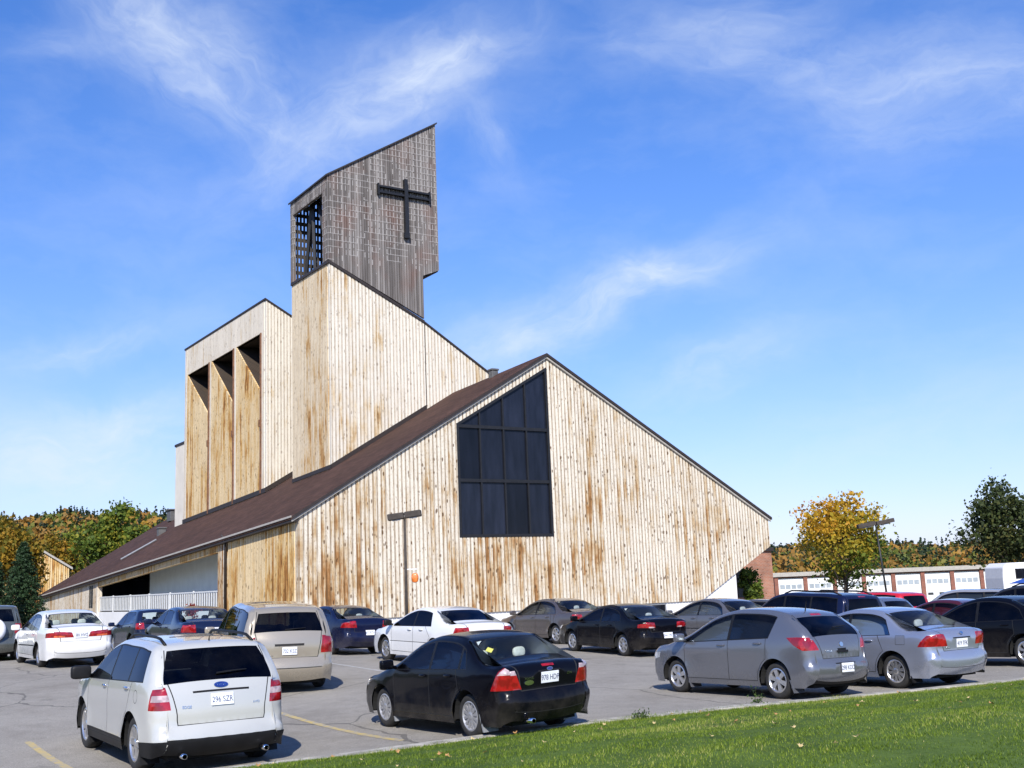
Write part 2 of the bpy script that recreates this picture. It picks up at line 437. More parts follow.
def build_shape(sp):
    """returns {region: {'L': (verts, faces), 'R':..., 'M':...}} for the skin of a car"""
    cs = CarShape(sp)
    hw = sp['wb']/2; Rw = sp['R']
    # ---- side domain
    polys = [resample(cs.sil, .09)]
    regs = []                                      # (name, polygon) in priority order
    for ax in (hw, -hw):
        c = [(ax+(Rw+.055)*math.cos(a), Rw+.01+(Rw+.055)*math.sin(a)) for a in np.linspace(0, 2*math.pi, 33)[:-1]]
        regs.append(('_hole', c))
    for nm, p in sp['side']:
        regs.append((nm, resample(p, .09)))
    polys += [p for _, p in regs]
    pts = []
    xs = np.arange(cs.xr, cs.xf, .075); zs = np.arange(.2, sp['H'], .065)
    G = np.array([(x+(j % 2)*.035, z) for j, z in enumerate(zs) for x in xs])
    ins = in_poly(G[:, 0], G[:, 1], cs.sil); G = G[ins]
    d, ix = cs.dist(G[:, 0], G[:, 1], True); G = G[d > cs.rs[ix]*1.02]
    pts += [tuple(g) for g in G]
    # rows that follow the silhouette through the rounded edge
    A = np.array(cs.C[:, :2]); T = np.gradient(A, axis=0); T /= np.linalg.norm(T, axis=1)[:, None]+1e-9
    nin = np.stack([-T[:, 1], T[:, 0]], 1)
    for q in (.10, .28, .55, .95):
        for i in range(0, len(A)):
            p = A[i]+nin[i]*cs.rs[i]*q
            if in_poly(np.array([p[0]]), np.array([p[1]]), cs.sil)[0] and abs(cs.dist(np.array([p[0]]), np.array([p[1]]))[0]-cs.rs[i]*q) < cs.rs[i]*.06:
                pts.append((p[0], p[1]))
    V, F = triangulate(pts, polys)
    cen = V[F].mean(1)
    reg = np.full(len(F), 'body', dtype=object)
    for nm, p in regs[::-1]:
        reg[in_poly(cen[:, 0], cen[:, 1], p)] = nm
    reg[~in_poly(cen[:, 0], cen[:, 1], cs.sil)] = '_hole'
    y = cs.side_y(V[:, 0], V[:, 1])
    VL = np.stack([V[:, 0], y, V[:, 1]], 1); VR = VL*np.array([1, -1, 1])
    out = {}
    for nm in set(reg):
        if nm == '_hole': continue
        f = F[reg == nm]
        out.setdefault(nm, {})['L'] = (VL, f[:, ::-1]); out[nm]['R'] = (VR, f)
    # ---- strip over nose, roof and tail
    regs = []
    def conv(p):
        return [(cs.s_at(w, val), v*.8) for w, val, v in p]
    for nm, p in sp['strip']:
        regs.append((nm, resample(conv(p), .08)))
    Smax = cs.seg[-1]
    edge = [(s_, -.8) for s_ in cs.seg]+[(s_, .8) for s_ in cs.seg[::-1]]
    outer = []
    for i in range(len(edge)): outer.append(edge[i])
    e0 = resample([(0, .8), (0, -.8)], .1, False)[1:-1]; e1 = resample([(Smax, -.8), (Smax, .8)], .1, False)[1:-1]
    outer = [(s_, -.8) for s_ in cs.seg]+e1+[(s_, .8) for s_ in cs.seg[::-1]]+e0
    pts = []
    for s_ in np.arange(.03, Smax, .065):
        for v in (-.77, -.7, -.6, -.48, -.36, -.24, -.12, 0, .12, .24, .36, .48, .6, .7, .77): pts.append((s_, v))
    V, F = triangulate(pts, [outer]+[p for _, p in regs])
    cen = V[F].mean(1)
    reg = np.full(len(F), 'body', dtype=object)
    for nm, p in regs[::-1]:
        reg[in_poly(cen[:, 0], cen[:, 1], p)] = nm
    X = cs.strip(V[:, 0], np.clip(V[:, 1]/.8, -1, 1))
    for nm in set(reg):
        f = F[reg == nm]
        if nm in ('tail', 'tail_white', 'head', 'amber'):      # lamps split to the side they belong to
            c = cen[reg == nm]
            out.setdefault(nm, {}).setdefault('ML', (X, f[c[:, 1] > 0][:, ::-1])); out[nm]['MR'] = (X, f[c[:, 1] <= 0][:, ::-1])
        else:
            out.setdefault(nm, {})['M'] = (X, f[:, ::-1])
    # weld everything into one skin, relax it a little and keep its smooth normals for every panel
    arrs = []; offs = {}
    for r in out.values():
        for V_, F_ in r.values():
            if id(V_) not in offs: offs[id(V_)] = sum(len(a) for a in arrs); arrs.append(V_)
    A = np.concatenate(arrs)
    kd = KDTree(len(A))
    for i, p in enumerate(A): kd.insert(p, i)
    kd.balance(); inv = -np.ones(len(A), int); first = []
    for i in range(len(A)):
        if inv[i] >= 0: continue
        for _, j, _d in kd.find_range(A[i], 1.2e-3):
            if inv[j] < 0: inv[j] = len(first)
        first.append(i)
    G_ = A[np.array(first)].copy()
    for r in out.values():
        for k in r: V_, F_ = r[k]; r[k] = inv[F_+offs[id(V_)]]
    allF = np.concatenate([F_ for r in out.values() for F_ in r.values()])
    allF = allF[(allF[:, 0] != allF[:, 1]) & (allF[:, 1] != allF[:, 2]) & (allF[:, 2] != allF[:, 0])]
    E = np.concatenate([allF[:, [0, 1]], allF[:, [1, 2]], allF[:, [2, 0]]]); Es = np.sort(E, 1)
    ue, cnt = np.unique(Es, axis=0, return_counts=True)
    fixed = np.zeros(len(G_), bool); fixed[ue[cnt == 1].ravel()] = True
    def normals():
        fn = np.cross(G_[allF[:, 1]]-G_[allF[:, 0]], G_[allF[:, 2]]-G_[allF[:, 0]]); Q = np.zeros_like(G_)
        for i in range(3): np.add.at(Q, allF[:, i], fn)
        return Q/(np.linalg.norm(Q, axis=1)[:, None]+1e-12)
    for _ in range(5):                       # relax along the normal only, so that outlines on the skin stay put
        Nn = normals(); acc = np.zeros_like(G_); nn = np.zeros(len(G_))
        np.add.at(acc, ue[:, 0], G_[ue[:, 1]]); np.add.at(acc, ue[:, 1], G_[ue[:, 0]]); np.add.at(nn, ue[:, 0], 1); np.add.at(nn, ue[:, 1], 1)
        ok = (~fixed) & (nn > 0); dl = acc[ok]/nn[ok][:, None]-G_[ok]; G_[ok] += .35*(dl*Nn[ok]).sum(1)[:, None]*Nn[ok]
    Nn = normals()
    kd = KDTree(len(G_))
    for i, p in enumerate(G_): kd.insert(p, i)
    kd.balance()
    N2 = Nn.copy()
    for i in np.where(fixed)[0]:
        q = [j for _, j, _d in kd.find_range(G_[i], .045) if Nn[j] @ Nn[i] > .2]; N2[i] = Nn[q].sum(0)
    Nn = N2/(np.linalg.norm(N2, axis=1)[:, None]+1e-12)
    for _ in range(2):
        acc = Nn*2; np.add.at(acc, ue[:, 0], .3*Nn[ue[:, 1]]); np.add.at(acc, ue[:, 1], .3*Nn[ue[:, 0]]); Nn = acc/(np.linalg.norm(acc, axis=1)[:, None]+1e-12)
    cs.G = G_; cs.N = Nn
    return cs, out

def mesh_from(chunks, name, parent, mats, cs):
    F = [np.asarray(f) for f, m in chunks if len(f)]
    if not F: return None
    mi = np.concatenate([np.full(len(f), m) for f, m in chunks if len(f)]); F = np.concatenate(F)
    ok = (F[:, 0] != F[:, 1]) & (F[:, 1] != F[:, 2]) & (F[:, 2] != F[:, 0]); F = F[ok]; mi = mi[ok]
    used = np.unique(F); mp = -np.ones(len(cs.G), int); mp[used] = np.arange(len(used))
    me = bpy.data.meshes.new(name); me.from_pydata(cs.G[used].tolist(), [], mp[F].tolist())
    for m in mats: me.materials.append(m)
    me.polygons.foreach_set('material_index', mi.astype(np.int32)); me.polygons.foreach_set('use_smooth', [True]*len(me.polygons)); me.update()
    if len(me.polygons) == len(F): me.normals_split_custom_set_from_vertices(cs.N[used].tolist())
    o = bpy.data.objects.new(name, me); COL.objects.link(o); o.parent = parent
    return o

def text_mesh(txt, size, name, mat, parent, M, depth=.0012, squash=1.0):
    cu = bpy.data.curves.new(name, 'FONT'); cu.body = txt; cu.size = size; cu.align_x = 'CENTER'; cu.align_y = 'CENTER'; cu.extrude = depth
    tmp = bpy.data.objects.new(name, cu); COL.objects.link(tmp)
    bpy.context.view_layer.update()
    me = bpy.data.meshes.new_from_object(tmp.evaluated_get(bpy.context.evaluated_depsgraph_get()))
    COL.objects.unlink(tmp); bpy.data.objects.remove(tmp); bpy.data.curves.remove(cu)
    me.transform(M @ Matrix.Diagonal((squash, 1, 1, 1))); me.materials.clear(); me.materials.append(mat)
    o = bpy.data.objects.new(name, me); COL.objects.link(o); o.parent = parent
    return o

def frame_matrix(P, right, up, nrm):
    M = Matrix((right, up, nrm)).transposed().to_4x4(); M.translation = P
    return M

def wheel_meshes(Rw, wd, style, n):
    t = MB()
    rr = Rw*.66
    prof = [(rr, -wd/2+.01), (rr+.02, -wd/2), (Rw-.035, -wd/2), (Rw-.008, -wd/2+.03), (Rw, -wd/2+.06), (Rw, wd/2-.06), (Rw-.008, wd/2-.03), (Rw-.035, wd/2), (rr+.02, wd/2), (rr, wd/2-.01), (rr, wd/2-.10), (0, wd/2-.10)]
    t.lathe(prof, 36)
    rim = MB()
    f = wd/2-.012
    rim.lathe([(rr+.004, f-.04), (rr+.006, f+.004), (rr-.012, f+.010), (rr-.03, f-.01), (rr-.035, f-.07)], 36)
    rim.lathe([(0, f+.006), (.035, f+.006), (.06, f-.004), (.07, f-.03)], 18)
    for k in range(n):
        a = 2*math.pi*k/n+.2
        M = Matrix.Rotation(-a, 4, 'Y')
        w0, w1 = (.020, .034) if style == 'alloy' else (.016, .022)
        if n <= 6: w0, w1 = .030, .045
        vs = [(.05, f-.004, -w0), (.05, f-.004, w0), (rr-.015, f-.002, w1), (rr-.015, f-.002, -w1),
              (.05, f-.04, -w0), (.05, f-.04, w0), (rr-.015, f-.05, w1), (rr-.015, f-.05, -w1)]
        rim.add([M @ Vector(p) for p in vs], [(0, 1, 2, 3), (0, 4, 5, 1), (3, 2, 6, 7), (1, 5, 6, 2), (0, 3, 7, 4)])
    if style == 'hubcap':
        rim.lathe([(rr-.03, f-.028), (.05, f-.018)], 36)
    return t, rim

SHAPES = {}
def make_car(key, name, label, cat, paint, loc, heading, plate=None, group=None, glass='glass_mid', rear_glass=None, detail=True, tilt=(0, 0), wheel=('alloy', 7), seatmat='seat', extras=()):
    sp = SPECS[key]
    if key not in SHAPES: SHAPES[key] = build_shape(sp)
    cs, regs = SHAPES[key]
    root = empty(name, loc, 0, label, cat, group)
    root.rotation_euler = (tilt[1], -tilt[0], heading)
    rear_glass = rear_glass or glass
    bodymats = [paint, MT['seam'], MT['black_trim'], MT['chrome']]
    chunks = []
    for nm, mi in (('body', 0), ('seam', 1), ('trim', 2), ('chrome', 3), ('cladding', 2)):
        for side, F in regs.get(nm, {}).items(): chunks.append((F, mi))
    body = mesh_from(chunks, 'body', root, bodymats, cs)
    for nm, r in regs.items():
        if nm.startswith('door') or nm in ('tailgate', 'trunk_lid', 'hood', 'bumper', 'fuel_door'):
            pn = 'door' if nm.startswith('door') else nm
            for side, F in r.items():
                o = mesh_from([(F, 0)], pn, root, [paint], cs)
                if pn == 'door' and o is not None:
                    hx, hz = sp['handles'][0 if nm == 'door_a' else 1]
                    sg = 1 if side == 'L' else -1
                    y = float(cs.side_y(np.array([hx]), np.array([hz]))[0])*sg
                    h = MB(); h.ellipsoid((hx, y+sg*.012, hz), (.10, .022, .020), 12, 6)
                    h.build('handle', MT['chrome'] if 'chrome_handles' in extras else paint, o, smooth=True)
        elif nm.startswith('window'):
            for side, F in r.items(): mesh_from([(F, 0)], 'side_window', root, [MT[rear_glass if nm != 'window_a' else glass]], cs)
        elif nm == 'windshield':
            mesh_from([(r['M'], 0)], 'windshield', root, [MT['glass_clear']], cs)
        elif nm == 'rear_window':
            mesh_from([(r['M'], 0)], 'rear_window', root, [MT[rear_glass]], cs)
        elif nm == 'brake_light':
            mesh_from([(r['M'], 0)], 'brake_light', root, [MT['tail']], cs)
        elif nm == 'grille':
            mesh_from([(r['M'], 0)], 'grille', root, [MT['black_trim']], cs)
    for lamp, mats in (('tail_light', ('tail', 'tail_white', 'amber')), ('headlight', ('head',))):
        for sd in ('L', 'R'):
            ch = []
            for mi, nm in enumerate(mats):
                for s2 in (sd, 'M'+sd):
                    if s2 in regs.get(nm, {}): ch.append((regs[nm][s2], mi))
            if ch: mesh_from(ch, lamp, root, [MT[m] for m in mats], cs)
    # underbody and wheel wells
    W = sp['W']; hw = sp['wb']/2; Rw = sp['R']
    u = MB(); u.box(cs.xr+.22, cs.xf-.22, -W+.30, W-.30, .19, .52)
    u.box(-hw+Rw+.1, hw-Rw-.1, -W+.10, W-.10, cs.rock+.02, .34)
    u.box(cs.xr+.15, -hw-Rw-.08, -W+.16, W-.16, .30, .45); u.box(hw+Rw+.08, cs.xf-.2, -W+.22, W-.22, .26, .45)
    u.build('underbody', MT['under'], root)
    for ax in (hw, -hw):
        for sg in (1, -1):
            a = MB(); q = Rw+.058; vs = []; n = 20
            yo = W-.035; yi = W-.36
            for i in range(n+1):
                t = math.pi*(i/n)*1.12-math.pi*.06
                for y in (yo, yi): vs.append((ax+q*math.cos(t), sg*y, Rw+.01+q*math.sin(t)))
            fs = [(2*i, 2*i+1, 2*i+3, 2*i+2) for i in range(n)]
            a.add(vs, fs); b0 = [2*i+1 for i in range(n+1)]
            a.f.append(tuple(b0)); a.m.append(0)
            a.build('wheel_arch', MT['under'], root, fix=False)
    st, n = wheel
    tm, rm = wheel_meshes(Rw, sp.get('tw', .205), st, n)
    tmo = None
    for ax in (hw, -hw):
        for sg in (1, -1):
            if tmo is None:
                tmo = tm.build('wheel', MT['rubber'], root, smooth=True, weld=True)
                rmo = rm.build('rim', MT['alloy' if st == 'alloy' else 'hubcap'], tmo, smooth=False)
                w, r_ = tmo, rmo
            else:
                w = tmo.copy(); COL.objects.link(w); w.parent = root
                r_ = rmo.copy(); COL.objects.link(r_); r_.parent = w
            w.location = (ax, sg*(W-.055-sp.get('tw', .205)/2), Rw)
            w.rotation_euler = (0, random.uniform(0, 6.28), 0 if sg > 0 else math.pi)
    # cabin
    sm = MT[seatmat]
    zb = cs.belt(0); fl = MB(); fl.box(cs.xr+.5, hw-.35, -W+.14, W-.14, .46, .50); fl.build('cabin_floor', MT['under'], root)
    ds = MB(); dx = sp['cowl'][0]; ds.prism([(dx+.02, zb-.34), (dx+.02, zb-.05), (dx-.28, zb+.01), (dx-.42, zb-.12), (dx-.38, zb-.34)], -W+.16, W-.16); ds.build('dashboard', MT['seat'], root)
    for (sx, cw) in sp['seats']:
        for yy in ((.36, -.36) if cw == 0 else (0,)):
            s_ = MB(); wd = .24 if cw == 0 else W-.22
            hh = min(sp['H']-.40, 1.08)
            s_.prism([(sx-.22, .5), (sx-.02, .5), (sx-.14, hh-.12), (sx-.2, hh), (sx-.32, hh), (sx-.38, hh-.1)], yy-wd, yy+wd)
            s_.box(sx-.15, sx+.42, yy-wd, yy+wd, .48, .64)
            for hy in ((yy,) if cw == 0 else (yy-.34, yy+.34)):
                s_.ellipsoid((sx-.29, hy, hh+.09), (.05, .115, .08), 12, 8)
            s_.build('seat', sm, root, bevel=.03)
    if detail:
        mx, mz = sp['mirror']
        for sg in (1, -1):
            y = float(cs.side_y(np.array([mx]), np.array([mz]))[0])
            k_ = sp.get('mirror_k', 1.0); m = MB(); m.ellipsoid((mx, sg*(y+.15), mz+.06), (.055, .115*k_, .078*k_), 20, 12, e=.42); m.tube([(mx+.01, sg*(y-.03), mz), (mx, sg*(y+.10), mz+.03)], .028)
            m.build('side_mirror', MT['black_trim'] if 'black_mirrors' in extras else paint, root, smooth=True)
    if 'shelf' in sp:
        a_, b2, zz = sp['shelf']; sh = MB(); sh.box(b2, a_, -W+.2, W-.2, zz-.05, zz); sh.build('parcel_shelf', MT['seat'], root)
    # licence plate
    if 'plate' in sp:
        pz = sp['plate']
        P, t, w, nrm = cs.strip_pt('z', pz, 0.0)
        nrm = Vector((-1, 0, max(-.15, min(.35, nrm.z)))).normalized()
        up = Vector((0, 0, 1)); up = (up-nrm*up.dot(nrm)).normalized(); right = up.cross(nrm).normalized()
        M = frame_matrix(P+nrm*.014, right, up, nrm)
        pl = MB(); pl.box(-.152, .152, -.078, .078, -.012, .0, 0, M)
        po = pl.build('license_plate', MT['plate'], root, bevel=.004)
        if plate:
            text_mesh(plate, .105, 'plate_lettering', MT['plate_ink'], po, M @ Matrix.Translation((0, -.006, .0012)), squash=.78)
    return root, cs

def rear_frame(cs, z, v=0.0, lift=.006):
    P, t, w, nrm = cs.strip_pt('z', z, v)
    if nrm.x > 0: nrm = -nrm
    up = Vector((0, 0, 1)); up = (up-nrm*up.dot(nrm)).normalized(); right = up.cross(nrm).normalized()
    return frame_matrix(P+nrm*lift, right, up, nrm)

# ---- specifications ------------------------------------------------------
def dlo(cs_prof, belt, xa, xb, c_bot, c_top, inset, H):
    """day-light opening (all the side glass) below the roof rail between two pillars"""
    C, _ = spline(cs_prof)
    i0 = int(np.argmax(C[:, 0])); i1 = int(np.argmin(C[:, 0]))
    xs = C[i0:i1+1, 0]; zs = C[i0:i1+1, 1]
    top = []
    for x in np.arange(xb, xa, .06):
        # inset measured square to the roof line
        z = float(np.interp(-x, -xs, zs)); z2 = float(np.interp(-(x+.05), -xs, zs)); z1 = float(np.interp(-(x-.05), -xs, zs))
        sl = (z2-z1)/.1; top.append((x, z-inset*math.hypot(1, sl)))
    poly = [(x, z) for x, z in top if z > belt(x)+.01]
    if not poly: return []
    lo = [(poly[-1][0], belt(poly[-1][0])), (poly[0][0], belt(poly[0][0]))]
    poly = poly+lo
    # C pillar line
    return clip_half(poly, c_top, c_bot) if c_top[0] > -9 else poly

def grow(poly, d):
    cx = sum(p[0] for p in poly)/len(poly); cy = sum(p[1] for p in poly)/len(poly)
    out = []; n = len(poly)
    area = sum(poly[i][0]*poly[(i+1) % n][1]-poly[(i+1) % n][0]*poly[i][1] for i in range(n))
    sg = 1 if area > 0 else -1
    for i in range(n):
        a, b, c = poly[i-1], poly[i], poly[(i+1) % n]
        def nrm(p, q):
            dx, dy = q[0]-p[0], q[1]-p[1]; l = math.hypot(dx, dy) or 1; return (dy/l*sg, -dx/l*sg)
        n1, n2 = nrm(a, b), nrm(b, c); mx, my = n1[0]+n2[0], n1[1]+n2[1]; l = math.hypot(mx, my) or 1
        out.append((b[0]+mx/l*d, b[1]+my/l*d))
    return out

def base_spec(L, W, H, wb, fo, R_, prof, belt, cowl, xa, xb, cbot, ctop, bp, rp, tails, doors_x, rear, glass_x, rearglass, plate, seats, tum=.36, fillet=.07, inset=.088, quarter=None, rock=.2, extra_side=(), extra_strip=(), **kw):
    sp = dict(L=L, W=W, H=H, wb=wb, R=R_, prof=prof, belt=belt, cowl=cowl, tum=tum, fillet=fillet, plate=plate, seats=seats, rock=rock)
    sp.update(kw)
    bf = lambda x: belt[0]+(belt[1]-belt[0])*((x-1.0)/(-2.4))+.012
    D = dlo(prof, bf, xa, xb, cbot, ctop, inset, H)
    side = []
    # pillars cut the glass
    def cutx(poly, x0, x1): # keep x0<x<x1 (slightly raked)
        p = clip_half(poly, (x1, 0), (x1-.03, 2)); return clip_half(p, (x0-.03, 2), (x0, 0))
    wa = cutx(D, bp+.035, 9); wbk = cutx(D, (rp+.03) if rp is not None else -9, bp-.035)
    side += [('window_a', wa), ('window_b', wbk)]
    if rp is not None: 
        wc = cutx(D, -9, rp-.03)
        if len(wc) > 2: side.append(('window_c', wc))
    side += list(tails['side'])
    # doors: seam lines round two doors
    fx, bx, rx = doors_x                       # front edge, B pillar, rear edge at the sill
    zt = rock+.10
    C, _ = spline(prof)
    i0 = int(np.argmax(C[:, 0])); i1 = int(np.argmin(C[:, 0]))
    zr = lambda x: float(np.interp(-x, -C[i0:i1+1, 0], C[i0:i1+1, 1]))
    hw = wb/2; Ra = R_+.10
    # lower rear corner follows the wheel arch
    arch = [(-hw+Ra*math.cos(a), R_+Ra*math.sin(a)) for a in np.linspace(R(12), R(62), 6)]
    front = [(fx, zt), (fx+.02, bf(fx)-.08), (fx-.06, bf(fx)-.01)]
    mid = [(bx, zt), (bx, bf(bx)-.005)]
    rr = [(arch[0][0]+.01, zt)]+arch+[(rx, bf(rx)-.005)]
    sw = .013
    side += [('seam', ribbon(resample(front, .1, False), sw)), ('seam', ribbon(resample(mid, .1, False), sw)), ('seam', ribbon(resample(rr, .1, False), sw)),
             ('seam', ribbon([(fx, zt), (bx, zt), (arch[0][0]+.01, zt)], sw))]
    side += list(extra_side)
    if len(D): side.append(('trim', grow(D, .022)))
    side += [('door_a', [(fx, zt), (bx, zt), (bx, bf(bx)), (fx-.06, bf(fx)), (fx+.02, bf(fx)-.08)]),
             ('door_b', [(bx, zt)]+rr+[(bx, bf(bx))])]
    strip = []
    strip += list(tails['strip'])
    strip += list(extra_strip)
    gx0, gx1 = glass_x
    strip += [('windshield', [('x', gx0, -.93), ('x', gx0, .93), ('x', gx1, .9), ('x', gx1, -.9)]),
              ('trim', [('x', gx0+.03, -.96), ('x', gx0+.03, .96), ('x', gx1-.02, .93), ('x', gx1-.02, -.93)])]
    strip += list(rearglass)
    strip += list(rear)
    xf = max(p[0] for p in prof)
    strip += [('grille', [('f', .58, -.45), ('f', .58, .45), ('f', .68, .5), ('f', .68, -.5)]), ('grille', [('f', .28, -.6), ('f', .28, .6), ('f', .4, .6), ('f', .4, -.6)]),
              ('head', [('f', .58, .58), ('f', .58, 1.0), ('f', .72, 1.0), ('f', .70, .6)]), ('head', [('f', .58, -.58), ('f', .58, -1.0), ('f', .72, -1.0), ('f', .70, -.6)])]
    side.append(('head', [(xf+.1, .58), (xf-.32, .66), (xf-.36, .76), (xf+.1, .73)]))
    sp['side'] = side; sp['strip'] = strip
    sp['handles'] = ((bx+.17, bf(bx)-.10), (rx+.20, bf(rx)-.10))
    sp['mirror'] = (xa-.12 if 'mirror_x' not in kw else kw['mirror_x'], belt[0]+.03)
    return sp

def sym(nm, pts):
    return [(nm, pts), (nm, [(w, val, -v) for w, val, v in pts])]

def sedan(L=4.45, W=.85, H=1.43, wb=2.615, fo=.87, R_=.315, nose=.70, cowl=(.98, .97), rf=.12, rr=-1.12, bl=-1.72, deck=1.02, dend=1.0, belt=(.92, .97), bp=-.25, rp=None, cpil=((-1.42, .9), (-1.02, 1.5)), tails=None, plate=.78, coupe=False, qsplit=None, bumper=.62, **kw):
    hw = wb/2; xf = hw+fo; xr = xf-L
    prof = [(xf-.14, .20, .05), (xf-.05, .30, .08), (xf-.03, .50, .08), (xf-.08, nose-.06, .08), (xf-.20, nose+.03, .07), (xf-.62, nose+.12, .05),
            (cowl[0]+.12, cowl[1]-.02, .05), (cowl[0], cowl[1]+.01, .06), (rf, H-.075, .05), (rf-.28, H-.012, .035), ((rf+rr)/2-.1, H, .03), (rr+.02, H-.065, .03),
            (bl+.07, deck+.035, .05), (bl-.08, deck, .035), (xr+.17, dend+.005, .035), (xr+.075, dend-.035, .045), (xr+.085, bumper+.12, .05), (xr+.08, bumper+.02, .055), (xr+.03, bumper-.03, .07), (xr+.035, bumper-.18, .075), (xr+.13, .27, .06)]
    rearg = [('rear_window', [('x', rr-.06, -.86), ('x', rr-.06, .86), ('x', bl+.09, .93), ('x', bl+.09, -.93)]),
             ('trim', [('x', rr-.03, -.90), ('x', rr-.03, .90), ('x', bl+.06, .96), ('x', bl+.06, -.96)])]
    v = .80
    zt = bumper+.045
    rear = [('seam', ribbon3([('x', bl-.05, v), ('x', xr+.30, v), ('z', dend-.06, v), ('z', zt, v-.04)])), ('seam', ribbon3([('x', bl-.05, -v), ('x', xr+.30, -v), ('z', dend-.06, -v), ('z', zt, -v+.04)])),
            ('seam', [('z', zt+.006, -.76), ('z', zt+.006, .76), ('z', zt-.008, .76), ('z', zt-.008, -.76)]),
            ('trunk_lid', [('x', bl-.05, -v), ('x', bl-.05, v), ('x', xr+.30, v), ('z', dend-.06, v), ('z', zt, v-.04), ('z', zt, -v+.04), ('z', dend-.06, -v), ('x', xr+.30, -v)]),
            ('seam', [('z', .40, -1), ('z', .40, 1), ('z', .392, 1), ('z', .392, -1)]),
            ('bumper', [('z', bumper+.02, -1), ('z', bumper+.02, 1), ('z', .2, 1), ('z', .2, -1)])]
    es = kw.pop('extra_side', []); est = kw.pop('extra_strip', [])
    kw['shelf'] = (rr+.05, bl, deck-.07)
    return base_spec(L, W, H, wb, fo, R_, prof, belt, cowl, cowl[0], xr+.4, cpil[0], cpil[1], bp, rp, tails, (cowl[0]-.12, bp, kw.pop('rear_door', cpil[0][0]+.33)), rear,
                     (cowl[0]-.01, rf+.03), rearg, plate, ((.10, 0), (-.72, 1)), extra_side=es, extra_strip=est, **kw)

def ribbon3(pts, dv=.012):
    return [(w, val, v+dv) for w, val, v in pts]+[(w, val, v-dv) for w, val, v in pts[::-1]]

def hatch(L, W, H, wb, fo, R_, nose, cowl, rf, rr, gb, tail_bot, belt, bp, rp, cpil, tails, plate, zg=.05, bumper=.62, seats=((.15, 0), (-.75, 1)), roofz=None, glass_v=(.86, .90), gate_v=.84, lip=.02, rear_door=None, zgt=.14, rdrop=0.0, **kw):
    """gb = (x, z) bottom of the back glass; tail_bot = x of the tailgate at the bumper"""
    hw = wb/2; xf = hw+fo; xr = xf-L
    prof = [(xf-.14, .22, .05), (xf-.05, .32, .09), (xf-.03, .55, .09), (xf-.07, nose-.06, .09), (xf-.20, nose+.03, .07), (xf-.60, nose+.11, .05),
            (cowl[0]+.12, cowl[1]-.02, .05), (cowl[0], cowl[1]+.01, .07), (rf, H-.085, .05), (rf-.30, H-.015, .035), ((rf+rr)/2, H, .03), (rr+.25, H-.03-rdrop*.5, .03), (rr, H-.07-rdrop, .03), (rr-.05, H-.115-rdrop, .03),
            (gb[0]+.02, gb[1]+.05, .05), (gb[0]-.03, gb[1]-.03, .055), (tail_bot, bumper+.16, .06), (tail_bot, bumper+.03, .06), (xr+.04, bumper-.02, .08), (xr+.03, bumper-.20, .08), (xr+.14, .28, .06)]
    v0, v1 = glass_v
    zt = bumper+.06; gv = gate_v
    rearg = [('rear_window', [('z', H-zgt, -v0), ('z', H-zgt, v0), ('z', gb[1]+zg, v1), ('z', gb[1]+zg, -v1)])]
    rear = [('seam', ribbon3([('z', H-.10, v0+.05), ('z', gb[1], gv+.04), ('z', .9, gv), ('z', zt, gv-.06)], .010)), ('seam', ribbon3([('z', H-.10, -v0-.05), ('z', gb[1], -gv-.04), ('z', .9, -gv), ('z', zt, -gv+.06)], .010)),
            ('seam', [('z', zt+.007, -gv+.05), ('z', zt+.007, gv-.05), ('z', zt-.008, gv-.05), ('z', zt-.008, -gv+.05)]),
            ('tailgate', [('z', H-.10, -v0-.05), ('z', H-.10, v0+.05), ('z', gb[1], gv+.04), ('z', .9, gv), ('z', zt, gv-.06), ('z', zt, -gv+.06), ('z', .9, -gv), ('z', gb[1], -gv-.04)])]
    es = kw.pop('extra_side', []); est = kw.pop('extra_strip', [])
    rear_tail = kw.pop('rear_tail', [])
    rd = rear_door if rear_door is not None else cpil[0][0]+.25
    return base_spec(L, W, H, wb, fo, R_, prof, belt, cowl, cowl[0], rr-.1, cpil[0], cpil[1], bp, rp, tails, (cowl[0]-.14, bp, rd), rear+rear_tail,
                     (cowl[0]-.01, rf+.03), rearg, plate, seats, extra_side=es, extra_strip=est, **kw)

